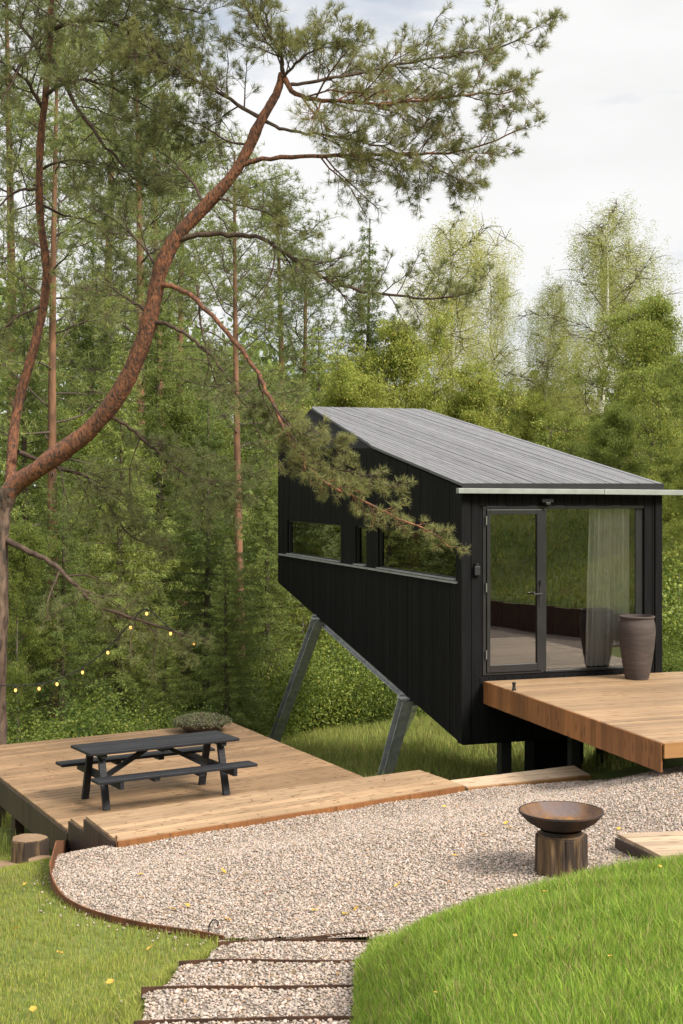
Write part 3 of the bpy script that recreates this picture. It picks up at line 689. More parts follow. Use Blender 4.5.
# lower plank walk from the boardwalk to the deck
q0, q1, q2, q3 = [P(px, py, 3.43*F_/(py-HZ))[:2] for px, py in ((467, 787), (590, 774.5), (574, 765.5), (449, 780))]
pw = thing('plank_walk', 'short narrow plank walk running from the boardwalk end to under the deck', 'boardwalk', (*q0, -3.43), math.atan2(*(q1-q0)[::-1]))
a0 = math.atan2(*(q1-q0)[::-1]); R2 = np.array([[math.cos(a0), math.sin(a0)], [-math.sin(a0), math.cos(a0)]])
mb = MB(); clip_boards([R2@(np.array(p)-q0) for p in (q0, q1, q2, q3)], .12, .006, 0, .03, mb); mb.build('deck_boards', M['oldwood'], pw)
mb = MB(); mb.box(0, np.linalg.norm(q1-q0), -.026, -.003, -.12, -.008); mb.build('front_board', M['deckfront'], pw)
# plank step behind the bank on the right
ps = thing('plank_step', 'weathered wooden step platform on the gravel behind the grass bank', 'step', (2.36, 12.0, -2.97), math.radians(9))
mb = MB(); clip_boards([(0, 0), (.10, -.75), (2.6, -.75), (2.6, 0)], .14, .006, 0, .035, mb); mb.build('deck_boards', M['oldwood'], ps)
mb = MB(); side_boards(mb, (0, 0), (.10, -.75), -.12, -.036, th=.02, w=.8); mb.build('side_board', M['terrside'], ps)

# ------------------------------------------------------------------ picnic table
pt = thing('picnic_table', 'charcoal stained picnic table with attached benches on the terrace', 'picnic table', (-2.2, 16.62, TZ), math.atan2(.52, .854))
TH = .66
mb = MB()
for k in range(5): mb.box(-.95, .95, -.315+k*.127, -.315+k*.127+.117, TH-.035, TH+rng.uniform(-.001, .001))
top = mb.build('tabletop', M['table'], pt, bevel=.006)
for x in (-.76, .76, 0): MB().box(x-.03, x+.03, -.28, .28, TH-.085, TH-.036).build('batten', M['table'], top)
for sg in (-1, 1):
    mb = MB()
    for k in range(2): mb.box(-1.0, 1.0, sg*.455+(k*.118 if sg > 0 else -k*.118)-(0 if sg > 0 else .112), sg*.455+(k*.118 if sg > 0 else -k*.118)+(.112 if sg > 0 else 0), .375, .41)
    bch = mb.build('bench', M['table'], pt, bevel=.006)
    for x in (-.28, .28): MB().box(x-.035, x+.035, sg*.57-.10, sg*.57+.10, .335, .374).build('batten', M['table'], bch)
    for x in (-.76, .76):
        MB().bar((x, sg*.34, 0), (x, sg*.16, TH-.036), .045, .08, (1, 0, 0)).build('leg', M['table'], pt)
for x in (-.76, .76):
    xx = x+(.05 if x < 0 else -.05)
    MB().box(xx-.022, xx+.022, -.68, .68, .29, .374).build('crossbar', M['table'], pt)
    MB().bar((xx*.94, 0, .30), (.12 if x > 0 else -.12, 0, TH-.07), .045, .07, (0, 1, 0)).build('brace', M['table'], pt)

# heather bowl on the terrace
hb = thing('heather_planter', 'low brown bowl planted with grey green heather at the terrace back edge', 'planter', (*P(202, 728, 21.1)[:2], TZ))
MB().lathe([(.2, 0), (.25, .01), (.33, .08), (.37, .17), (.36, .185), (.33, .17), (.30, .12)], 32).build('pot_body', M['pot'], hb, smooth=True)
m = 4200; a = rng.uniform(0, 6.28, m); r = np.sqrt(rng.uniform(0, 1, m))*.43; hh = .13+rng.uniform(.0, .13, m)*(1.15-r/.6)-.25*np.clip(r-.34, 0, 1)
c_ = np.stack([r*np.cos(a), r*np.sin(a), hh], -1); d = unit(rng.normal(0, 1, (m, 3))+np.array([0, 0, .8]))*.05; w = unit(np.cross(d, rng.normal(0, 1, (m, 3))))*.008
bulk('plant', np.stack([c_-w, c_+w, c_+d], 1).reshape(-1, 3), np.arange(3*m).reshape(-1, 3), M['heather'], hb)

# fire bowl on its stump
fx, fy = P(561, 0, 11.4)[0], 11.4; fz = float(h(fx, fy))
wob = lambda a, z: .03*math.sin(5*a+1)+.025*math.sin(11*a+.4)+.02*math.sin(17*a)+.012*math.sin(29*a)
stp = thing('stump', 'upright split log stump carrying the rusty fire bowl', 'stump', (fx, fy, fz))
mb = MB().lathe([(.212, -.06), (.21, .0), (.206, .16), (.205, .31), (.196, .325)], 72, wob=wob); mb.build('stump_side', M['stump'], stp)
MB().lathe([(.19, .326), (.19, .331), (.03, .332)], 40, wob=wob).build('cut_face', M['stumpcut'], stp)
fb = thing('fire_bowl', 'wide rusty iron fire bowl with ash and orange leaves inside', 'fire bowl', (fx, fy, fz+.330))
MB().lathe([(.165, .0), (.17, .002), (.165, .03), (.10, .032)], 32).build('foot_ring', M['bowl'], fb, smooth=True)
mb = MB(); pr = [(.02, .028), (.12, .033), (.21, .062), (.285, .110), (.335, .165), (.345, .176), (.345, .190), (.332, .190)]
mb.lathe(pr, 56); mb.f.pop(); mb.build('bowl', M['bowl'], fb, smooth=True)
mb = MB().lathe([(.02, .044), (.12, .050), (.205, .078), (.278, .124), (.331, .188)], 56); mb.f.pop(); mb.build('bowl_lining', M['bowlin'], fb, smooth=True)
mb = MB().lathe([(.212, .088), (.17, .080), (.12, .076), (.06, .082), (.02, .076)], 40, wob=lambda a, z: .10*math.sin(3*a+z*200)+.06*math.sin(7*a+z*90))
mb.v = [(x_, y_, z_+random.uniform(-.004, .010)) for x_, y_, z_ in mb.v]; mb.build('ash_bed', M['ash'], fb)
# log stump and log slices at the terrace corner
def logthing(name, label, cat, x, y, r, hh, tilt=0, group=None):
    z = float(h(x, y)); t_ = thing(name, label, cat, (x, y, z), 0, group)
    w = lambda a, zz: .05*math.sin(3*a+x*9)+.03*math.sin(7*a)+.015*math.sin(15*a)
    MB().lathe([(r*1.06, -.06), (r*1.03, .02), (r, hh*.5), (r*.98, hh-.012), (r*.95, hh)], 48, wob=w).build('bark', M['stump'], t_)
    MB().lathe([(r*.93, hh), (r*.93, hh+.005), (.01, hh+.006)], 40, wob=w).build('cut_face', M['stumpcut'], t_)
logthing('log_stump', 'round sawn log stump standing beside the terrace fascia', 'stump', *P(29, 0, 15.0)[:2], .195, .29)
logthing('log_slice', 'flat log slice lying left of the log stump at the frame edge', 'log slice', *P(4, 0, 14.75)[:2], .21, .05)
logthing('log_slice', 'flat log slice lying in front of the log stump', 'log slice', *P(42, 0, 14.72)[:2], .15, .035)

# ------------------------------------------------------------------ the leaning pine
def needles(tw, n_per, ln, wd):
    """tw: list of (p0, p1) terminal twigs; bunches of needles along each, pointing outwards and forwards"""
    p0 = np.array([t[0] for t in tw]); p1 = np.array([t[1] for t in tw]); m = len(p0)
    d = unit(p1-p0)
    f = rng.uniform(.25, 1.05, (m, n_per))
    base = p0[:, None]+(p1-p0)[:, None]*f[..., None]
    r = rng.normal(0, 1, (m, n_per, 3)); r -= (r*d[:, None]).sum(-1, keepdims=True)*d[:, None]; r = unit(r)
    dirn = unit(r*rng.uniform(.45, 1.0, (m, n_per, 1))+d[:, None]*rng.uniform(.35, 1.0, (m, n_per, 1))+np.array([0, 0, .12]))
    L_ = ln*rng.uniform(.75, 1.2, (m, n_per, 1))
    w = unit(np.cross(dirn, rng.normal(0, 1, (m, n_per, 3))))*wd*.5
    V = np.stack([base-w, base+w, base+dirn*L_+w*.3, base+dirn*L_-w*.3], 2).reshape(-1, 3)
    return V, np.arange(len(V)).reshape(-1, 4)
def perp(d): 
    a = rng.normal(0, 1, 3); a -= d*np.dot(a, d); return a/(np.linalg.norm(a)+1e-9)
def grow(A, tw, pts, r0, r1, sp, ln, start=.25, depth=2, flat=.55, droop=0.0, k=5, leafstart=0.0):
    """side branches off a polyline; A collects wood, tw collects the needle-bearing twigs"""
    pts = np.asarray(pts); seg = np.linalg.norm(np.diff(pts, axis=0), axis=1); cum = np.r_[0, np.cumsum(seg)]; L_ = cum[-1]
    s = start*L_; side = 1
    while s < L_:
        i = min(np.searchsorted(cum, s)-1, len(seg)-1); i = max(i, 0); t = (s-cum[i])/seg[i]
        p = pts[i]*(1-t)+pts[i+1]*t; d = (pts[i+1]-pts[i])/seg[i]
        q = perp(d); q[2] *= flat; q = q/(np.linalg.norm(q)+1e-9)
        dirn = unit(d*rng.uniform(.35, .9)+q*rng.uniform(.6, 1.0)); f = s/L_
        l = ln*(1-.55*f)*rng.uniform(.55, 1.25); m = 5
        c = [p]; dd = dirn.copy()
        for j in range(m):
            dd = unit(dd+rng.normal(0, .16, 3)+np.array([0, 0, -droop+.05])); c.append(c[-1]+dd*l/m)
        c = np.array(c); rr = max(.0035, (r0+(r1-r0)*f)*.42)
        V, F = tube(c, np.linspace(rr, max(.0025, rr*.4), m+1), 4 if depth < 2 else k); A.add(V, F)
        if depth > 1: grow(A, tw, c, rr, rr*.4, sp*.55, l*.42, .2, depth-1, flat+.2, droop, 4, leafstart)
        elif f >= leafstart*.0:
            tw.append((c[-3], c[-1])); 
        if depth == 1 and rng.random() < .8:
            q2 = unit(dd+perp(dd)*.9); tw.append((c[2], c[2]+q2*l*.55))
        s += sp*rng.uniform(.6, 1.4)
    tw.append((pts[-2]+(pts[-1]-pts[-2])*.2, pts[-1]))
def pxline(lst): return catmull(np.array([P(a, b, c) for a, b, c in lst]), 5)
pine = thing('leaning_pine', 'old red barked pine leaning right over the terrace in the foreground', 'tree', (*P(4, 0, 20.6)[:2], float(h(P(4, 0, 20.6)[0], 20.6))))
pb = np.array(pine.location)
def PB(o): o.matrix_parent_inverse = __import__('mathutils').Matrix.Translation(-Vector(pb)); return o
gz = (HZ-F_*(pb[2]-.15)/20.6)
trunk = pxline([(-5, gz, 20.6), (-3, 700, 20.6), (-1, 600, 20.5), (0, 530, 20.4), (9, 492, 20.3), (45, 464, 20.1), (85, 434, 19.9), (117, 397, 19.7), (140, 350, 19.5), (152, 310, 19.4), (160, 272, 19.3), (176, 238, 19.2), (205, 206, 19.1), (236, 171, 19.0), (260, 123, 18.9), (276, 95, 18.9), (282, 74, 18.9)])
f = np.linspace(0, 1, len(trunk))
trad = np.interp(f, [0, .18, .26, .45, .7, .85, 1], [.14, .13, .13, .122, .095, .070, .042])*(1+.04*np.sin(f*60)+.03*np.sin(f*140))
nb_ = 22
V, F = tube(trunk[:nb_], trad[:nb_], 16)
PB(bulk('trunk', V+rng.normal(0, .006, V.shape), F, M['pinebarkgrey'], pine, smooth=True))
V, F = tube(trunk[nb_-2:], trad[nb_-2:]*1.004, 16)
PB(bulk('stem', V+rng.normal(0, .006, V.shape), F, M['pinebark'], pine, smooth=True))
stemB = pxline([(10, 500, 20.35), (12, 450, 20.5), (18, 405, 20.6), (33, 352, 20.7), (44, 302, 20.8), (46, 262, 20.8), (40, 215, 20.8), (40, 150, 20.7), (46, 90, 20.6), (50, 40, 20.5), (53, -40, 20.4), (60, -120, 20.3)])
f = np.linspace(0, 1, len(stemB)); V, F = tube(stemB, np.interp(f, [0, .3, 1], [.082, .068, .036])*(1+.05*np.sin(f*70)), 12)
PB(bulk('stem', V+rng.normal(0, .003, V.shape), F, M['pinebark'], pine, smooth=True))
LIMBS = [  # polyline in measured positions with distance, start radius, side-branch spacing, length, start, depth, droop, material, needle kind
 ([(283,76,18.9),(296,94,18.8),(330,101,18.7),(380,104,18.6),(430,99,18.5),(480,94,18.4),(520,92,18.3)], .05, .17, .95, .12, 2, .02, 'n'),
 ([(283,76,18.9),(292,84,19.0),(330,78,19.1),(402,64,19.2),(460,54,19.3),(510,44,19.3),(540,24,19.3)], .04, .17, .85, .15, 2, .0, 'n'),
 ([(262,120,18.9),(285,129,18.8),(313,134,18.6),(360,142,18.4),(420,160,18.3),(470,185,18.2)], .035, .17, .85, .25, 2, .05, 'n'),
 ([(238,168,19.0),(256,160,18.9),(301,157,18.8),(360,155,18.7),(408,154,18.6),(459,152,18.5),(520,130,18.4)], .05, .18, .95, .3, 2, .03, 'n'),
 ([(283,74,18.9),(280,55,18.9),(270,30,18.9),(262,5,18.9),(255,-30,18.9)], .04, .14, .9, .05, 2, .0, 'n'),
 ([(280,80,18.9),(300,60,18.7),(325,45,18.5),(350,40,18.4)], .03, .13, .7, .1, 2, .0, 'n'),
 ([(264,120,18.9),(230,100,19.0),(195,80,19.1),(160,60,19.2),(130,50,19.2)], .04, .16, .9, .15, 2, .0, 'n'),
 ([(176,241,19.2),(198,235,19.1),(228,235,19.0),(263,239,18.9),(300,263,18.7),(340,285,18.5),(395,295,18.4),(440,298,18.3),(482,290,18.2)], .055, .17, .8, .3, 2, .05, 'd'),
 ([(161,285,19.3),(175,287,19.2),(197,301,19.0),(234,341,18.8),(258,374,18.6),(272,403,18.4),(296,450,18.1),(326,482,17.9),(366,503,17.8),(397,518,17.75),(432,533,17.7),(452,548,17.7)], .05, .17, .50, .52, 2, .05, 'n'),
 ([(272,403,18.4),(292,428,18.2),(318,440,18.0),(345,444,18.0)], .022, .13, .40, .1, 2, .05, 'n'),
 ([(285,425,18.2),(306,452,18.1),(340,470,18.0),(375,478,17.9),(398,490,17.9)], .02, .13, .40, .1, 2, .05, 'n'),
 ([(258,374,18.6),(262,395,18.6),(280,430,18.6),(290,455,18.5)], .02, .10, .5, .2, 2, .02, 'd'),
 ([(156,322,19.4),(172,326,19.2),(192,338,19.0),(215,360,18.9),(234,390,18.8),(253,420,18.7),(262,440,18.7)], .04, .26, .7, .35, 2, .05, 'd'),
 ([(197,285,19.05),(201,322,19.0),(206,350,18.9),(218,390,18.8),(222,410,18.8)], .022, .3, .5, .3, 2, .05, 'd'),
 ([(6,540,20.4),(30,552,20.2),(55,566,20.0),(80,590,19.8),(100,607,19.7),(135,618,19.6),(173,632,19.5),(205,640,19.4)], .06, .2, .9, .3, 2, .10, 'd'),
 ([(18,452,20.3),(45,462,20.6),(75,473,20.7),(90,480,20.7),(105,500,20.6),(130,535,20.5),(160,546,20.4)], .045, .16, .95, .25, 2, .08, 'd'),
 ([(108,415,19.75),(130,428,19.9),(155,450,20.0),(185,474,20.0),(215,485,19.9),(240,500,19.8)], .035, .14, 1.0, .15, 2, .10, 'd'),
 ([(52,60,20.6),(75,103,20.4),(97,136,20.2),(119,162,20.1),(136,180,20.0),(160,190,19.9)], .045, .22, .9, .3, 2, .03, 'd'),
 ([(50,30,20.5),(80,20,20.2),(120,25,19.9),(165,45,19.7),(195,60,19.6)], .045, .13, 1.0, .1, 2, .02, 'd'),
 ([(46,95,20.6),(70,80,20.2),(105,85,19.8),(145,105,19.6),(180,125,19.5)], .04, .13, .95, .15, 2, .02, 'd'),
 ([(55,-30,20.4),(90,-25,20.2),(130,-5,20.0),(175,5,19.8),(205,15,19.7)], .045, .13, 1.0, .1, 2, .02, 'd'),
 ([(44,110,20.7),(25,80,20.4),(0,60,20.2),(-35,50,20.0)], .04, .15, 1.0, .15, 2, .02, 'd'),
 ([(48,70,20.6),(25,30,20.8),(5,5,21.0),(-20,-10,21.1)], .04, .15, 1.0, .15, 2, .02, 'd'),
 ([(42,190,20.8),(20,190,20.5),(0,205,20.3),(-25,225,20.2)], .035, .2, .9, .2, 2, .04, 'd'),
 ([(42,205,20.8),(65,215,20.9),(95,225,20.9),(125,260,20.8)], .03, .22, .8, .3, 2, .06, 'd'),
 ([(44,305,20.8),(20,315,20.6),(0,330,20.5),(-30,350,20.4)], .03, .2, .8, .2, 2, .06, 'd'),
 ([(150,315,19.4),(130,300,19.6),(105,285,19.9),(80,290,20.1)], .03, .2, .8, .2, 2, .05, 'd'),
 ([(160,275,19.3),(145,250,19.4),(120,225,19.6),(90,205,19.8)], .03, .2, .8, .2, 2, .03, 'd'),
 ([(205,206,19.1),(190,180,19.2),(165,155,19.4),(140,140,19.6)], .03, .17, .8, .2, 2, .02, 'd'),
 ([(215,196,19.05),(240,205,18.9),(270,215,18.8),(300,235,18.7)], .025, .2, .7, .25, 2, .05, 'n'),
 ([(250,145,18.95),(225,140,19.1),(200,125,19.2),(175,120,19.3)], .025, .17, .8, .2, 2, .02, 'n'),
 ([(52,30,20.5),(30,50,20.2),(8,90,20.0),(-10,130,19.9)], .03, .18, .9, .2, 2, .04, 'd'),
 ([(40,170,20.8),(70,160,20.5),(105,165,20.2),(140,175,20.0)], .03, .18, .9, .2, 2, .04, 'd'),
 ([(58,-100,20.3),(110,-90,20.0),(170,-70,19.8),(230,-50,19.6)], .045, .14, 1.1, .1, 2, .02, 'd'),
]
for line, r0, sp, ln, st, dep, droop, kind in LIMBS:
    c_ = pxline(line); f = np.linspace(0, 1, len(c_))
    r0 *= .82; rad = np.interp(f, [0, .15, 1], [r0, r0*.82, r0*.22])*(1+.06*np.sin(f*50)); A = Acc()
    c_ = c_+rng.normal(0, .010, c_.shape)*np.clip(f*6, 0, 1)[:, None]
    A.add(*tube(c_, rad, 8)); tw = []
    grow(A, tw, c_, r0, r0*.22, sp*(.50 if kind == 'n' else .62 if sp < .3 else .8), ln*1.15, st, dep, .62, droop)
    lb = PB(A.build('limb', M['pinebark'] if kind == 'n' and r0 >= .036 else M['deadbranch'], pine, smooth=True))
    V, F = needles(tw, 20 if r0 < .042 and line[-1][1] > 400 and kind == 'n' else 32, .082, .0042)
    PB2 = bulk('needles', V, F, M['needle'] if kind == 'n' else M['needledark'], lb)

# ------------------------------------------------------------------ string lights
bulbs = [(-22, 690), (15.5, 690.6), (39, 689), (57, 684.5), (82.5, 672.8), (107.8, 653), (130.7, 628), (146.7, 614), (170.6, 634), (194, 643.7)]
sl = thing('string_lights', 'string of warm glowing bulbs hung from the low pine branch', 'string lights', tuple(P(146, 610, 19.5)))
o0 = P(146, 610, 19.5)
wire = catmull(np.array([P(a, b-5, 19.5)-o0 for a, b in [(-60, 688)]+bulbs+[(204, 640)]]), 5)
V, F = tube(wire, .009, 5); bulk('cable', V, F, M['cable'], sl)
for a, b in bulbs:
    p = P(a, b, 19.5)-o0
    bl = MB().lathe([(.004, -.020), (.013, -.014), (.020, -.002), (.018, .014), (.011, .03)], 12).build('bulb', M['bulb'], sl, smooth=True, loc=p)
    MB().lathe([(.013, .03), (.014, .032), (.014, .065), (.006, .072)], 10).build('socket', M['cable'], bl, smooth=True)

# ------------------------------------------------------------------ forest trees: unit meshes, then copies
def leafquads(c, size, asp=.62):
    m = len(c); d = unit(rng.normal(0, 1, (m, 3))+np.array([0, 0, -.25])); w = unit(np.cross(d, rng.normal(0, 1, (m, 3))))
    s = (size*rng.uniform(.6, 1.3, m))[:, None]
    V = np.stack([c-d*s*.5, c+w*s*asp*.5, c+d*s*.5, c-w*s*asp*.5], 1).reshape(-1, 3)
    return V, np.arange(4*m).reshape(-1, 4)
def trunkpts(H, bend=.02, n=12):
    z = np.linspace(0, H, n); a, b = rng.uniform(0, 6, 2)
    return np.stack([H*bend*(np.sin(z/H*4+a)-np.sin(a)), H*bend*(np.sin(z/H*3+b)-np.sin(b)), z], -1)
def decid_mesh(H=14, base=.18, Rr=3.2, nl=42, leaf=.15, nleaf=30000, asc=.5, droop=0.0, sig=.42, top=1.0):
    T = Acc(); B = Acc(); tp = trunkpts(H); T.add(*tube(tp, np.linspace(.17, .02, len(tp)), 8)); cent = []
    for i in range(nl):
        f = base+(top-base)*((i+rng.uniform(0, 1))/nl); p = np.array([np.interp(f*H, tp[:, 2], tp[:, j]) for j in range(3)])
        a = i*2.4+rng.normal(0, .4); g = (f-base)/(1-base); l = Rr*(np.sin(np.pi*min(1, .12+.85*g)**.8)*.9+.16)*rng.uniform(.45, 1.35)
        d = unit(np.array([math.cos(a), math.sin(a), asc+.8*g+rng.normal(0, .15)])); c = [p]
        for j in range(6): d = unit(d+rng.normal(0, .15, 3)+np.array([0, 0, -.06])); c.append(c[-1]+d*l/6)
        c = np.array(c); B.add(*tube(c, np.linspace((.05 if droop == 0 else .03)*(1-.6*g), .008, 7), 5))
        for j in range(2, 7):
            for q in range(7 if droop == 0 else 5):
                e = unit(rng.normal(0, 1, 3)*np.array([1, 1, .6])+d*.4)*rng.uniform(.25, .95)*min(1, l/1.6); s_ = c[j]; tip = s_+e
                B.add(*tube(np.array([s_, s_+e*.6+[0, 0, .05], tip]), np.array([.012, .008, .004]), 4))
                cent.append((tip, droop))
    per = max(1, nleaf//len(cent)); C = []
    for tip, dr in cent:
        k = max(1, int(per*rng.choice([.2, .6, 1.2, 2.0])))
        if dr: 
            ns = 3
            for s_ in range(ns):
                off = rng.normal(0, .2, 3); n_ = max(2, k//ns); zz = rng.uniform(0, dr*rng.uniform(.5, 1.2), n_)
                C.append(tip+off+np.stack([rng.normal(0, .075, n_)+.05*zz, rng.normal(0, .075, n_), -zz], -1))
        else: C.append(tip+rng.normal(0, sig, (k, 3))*np.array([1, 1, .62]))
    return T, B, leafquads(np.vstack(C), leaf)
def spruce_mesh(H=16, Rr=3.0, base=.03, sp=.46, rib=.15, dens=1.0):
    T = Acc(); B = Acc(); tp = trunkpts(H, .004); T.add(*tube(tp, np.linspace(.19, .015, len(tp)), 8)); C0 = []; D0 = []
    z = base*H
    while z < H*.985:
        g = z/H; nb = 6 if g < .9 else 4; a0 = rng.uniform(0, 6.28)
        for i in range(nb):
            a = a0+i*6.283/nb+rng.normal(0, .2); l = (Rr*(1-g)**.9+.06)*rng.uniform(.55, 1.22)
            m = 9; t = np.linspace(0, 1, m); o = np.array([math.cos(a), math.sin(a)])
            zz = z+l*(.12*t-.50*t**1.5+.20*t**3)*(1.2-.5*g)+(.5*g*l*t)
            c = np.stack([o[0]*l*t, o[1]*l*t, zz], -1); B.add(*tube(c, np.linspace(.022*(1-g)+.006, .004, m), 4))
            n_ = max(4, int(l*26*dens)); u = rng.uniform(.12, 1, n_); p = np.stack([np.interp(u, t, c[:, j]) for j in range(3)], -1)
            sd = rng.choice([-1, 1], n_); side = np.stack([-o[1]*sd, o[0]*sd, 0*u], -1); fw_ = np.array([o[0], o[1], 0])
            tl = .55*(1-u*.6)*min(1, .3+l/2.5)
            dd = unit(side*rng.uniform(.3, 1, (n_, 1))+fw_*rng.uniform(.2, .8, (n_, 1))+np.array([0, 0, -1])*rng.uniform(.15, 1.3, (n_, 1)))
            for s_ in np.linspace(0, 1, 8):
                C0.append(p+dd*(tl*s_)[:, None]+rng.normal(0, .03, p.shape)); D0.append(unit(dd+rng.normal(0, .6, dd.shape)))
        z += sp*(1-.45*g)*rng.uniform(.8, 1.2)
    C0 = np.vstack(C0); D0 = np.vstack(D0); m = len(C0)
    w = unit(np.cross(D0, rng.normal(0, 1, (m, 3)))); L_ = rib*rng.uniform(.5, 1.1, (m, 1)); W_ = .0125*rng.uniform(.7, 1.5, (m, 1))
    V = np.stack([C0-w*W_*.6, C0+w*W_, C0+D0*L_*.6+w*W_*.7, C0+D0*L_-w*W_*.2], 1).reshape(-1, 3)
    return T, B, (V, np.arange(4*m).reshape(-1, 4))
def pine_mesh(H=17, base=.5, Rr=2.6, nb=34, tufts=3000, dead=10):
    T = Acc(); B = Acc(); tp = trunkpts(H, .006); T.add(*tube(tp, np.linspace(.17, .03, len(tp)), 8)); tips = []
    for i in range(dead):
        f = rng.uniform(.2, base); p = np.array([np.interp(f*H, tp[:, 2], tp[:, j]) for j in range(3)]); a = rng.uniform(0, 6.28)
        d = np.array([math.cos(a), math.sin(a), rng.uniform(-.4, .1)]); l = rng.uniform(.5, 1.5); B.add(*tube(np.array([p, p+d*l*.5, p+d*l+[0, 0, -.15]]), np.array([.02, .014, .006]), 4))
    for i in range(nb):
        f = base+(1-base)*(i+rng.uniform(0, 1))/nb; p = np.array([np.interp(f*H, tp[:, 2], tp[:, j]) for j in range(3)]); g = (f-base)/(1-base)
        a = i*2.4+rng.normal(0, .5); l = Rr*(1-.75*g**1.5)*rng.uniform(.5, 1.15); d = unit(np.array([math.cos(a), math.sin(a), .05+.7*g])); c = [p]
        for j in range(6): d = unit(d+rng.normal(0, .18, 3)+np.array([0, 0, .05])); c.append(c[-1]+d*l/6)
        c = np.array(c); B.add(*tube(c, np.linspace(.030*(1-.5*g), .008, 7), 5))
        for j in range(2, 7):
            for q in range(3):
                e = unit(rng.normal(0, 1, 3)*np.array([1, 1, .35])+d*.5+[0, 0, .25])*rng.uniform(.25, .7)
                B.add(*tube(np.array([c[j], c[j]+e]), np.array([.01, .005]), 4)); tips.append(c[j]+e)
    tips = np.array(tips); per = max(1, tufts//len(tips)); c = np.repeat(tips, per, 0)+rng.normal(0, .21, (len(tips)*per, 3))*np.array([1, 1, .5]); m = len(c); n_ = 13
    d = unit(rng.normal(0, 1, (m, n_, 3))+np.array([0, 0, .55])); L_ = .14*rng.uniform(.7, 1.3, (m, n_, 1)); w = unit(np.cross(d, rng.normal(0, 1, (m, n_, 3))))*.0065
    b = c[:, None]; V = np.stack([b-w, b+w, b+d*L_+w*.3, b+d*L_-w*.3], 2).reshape(-1, 3)
    return T, B, (V, np.arange(len(V)).reshape(-1, 4))
def bush_mesh(nst=26, leaf=.052, nleaf=24000, Rr=1.0, H=1.6):
    T = Acc(); C = []
    for i in range(nst):
        a = rng.uniform(0, 6.28); l = rng.uniform(.6, 1.1)*H; d = unit(np.array([math.cos(a), math.sin(a), rng.uniform(.7, 2.5)])); c = [np.array([rng.normal(0, .1), rng.normal(0, .1), 0])]
        for j in range(6): d = unit(d+rng.normal(0, .14, 3)+np.array([math.cos(a), math.sin(a), -.1])*.08); c.append(c[-1]+d*l/6)
        c = np.array(c); T.add(*tube(c, np.linspace(.016, .004, 7), 4))
        for j in range(1, 7): C.append(c[j]+rng.normal(0, .19, (nleaf//nst//6, 3)))
    return T, None, leafquads(np.vstack(C), leaf)
MES = {}
def proto(key, made, barkmat, leafmat, H, branchmat='sprucebark'):
    T, B, (V, F) = made
    t_ = T.build('trunk', M[barkmat], None, smooth=True); nb_ = 0
    if B:
        BV, BF = np.vstack(B.V), np.vstack(B.F); nb_ = len(BF)
        F = np.vstack([BF, np.asarray(F)+len(BV)]); V = np.vstack([BV, V])
    c_ = bulk('crown', V, F, M[leafmat])
    if nb_:
        c_.data.materials.append(M[branchmat])
        mi = np.zeros(len(c_.data.polygons), np.int32); mi[:nb_] = 1; c_.data.polygons.foreach_set('material_index', mi)
    MES[key] = (t_.data, c_.data, H)
    bpy.data.objects.remove(t_); bpy.data.objects.remove(c_)
proto('spruce0', spruce_mesh(), 'sprucebark', 'spruce', 16)
proto('spruce1', spruce_mesh(16, 3.4, .02, .50), 'sprucebark', 'spruce', 16)
proto('pine0', pine_mesh(Rr=2.9, nb=34, tufts=2300), 'bgpinebark', 'bgpine', 17, 'branchbrown')
proto('pine1', pine_mesh(17, .42, 3.0, 36, 2700), 'bgpinebark', 'bgpine', 17, 'branchbrown')
proto('decid0', decid_mesh(Rr=4.4, nl=30, leaf=.095, nleaf=90000, sig=.20, asc=.6), 'decidbark', 'decid', 14)
proto('decid1', decid_mesh(14, .12, 4.8, 34, .095, 100000, sig=.21, asc=.55), 'decidbark', 'decid', 14)
proto('birch0', decid_mesh(16, .28, 2.9, 34, .040, 120000, .85, 1.3), 'birchbark', 'birch', 16, 'branchbrown')
proto('birch1', decid_mesh(16, .22, 3.2, 38, .040, 150000, .8, 1.5), 'birchbark', 'birch', 16, 'branchbrown')
proto('bush0', bush_mesh(), 'decidbark', 'bush', 1.6)
proto('bush1', bush_mesh(30, .045, 26000, 1.1, 1.6), 'decidbark', 'bush', 1.6)
NAMES = {'spruce': ('spruce_tree', 'spruce', 'spruces of the wood behind'), 'pine': ('pine_tree', 'pine tree', 'pines of the wood behind'),
         'decid': ('broadleaf_tree', 'tree', 'broadleaf trees of the wood behind'), 'birch': ('birch_tree', 'birch tree', 'birches of the wood behind'), 'bush': ('bush', 'bush', 'bushes of the wood edge')}
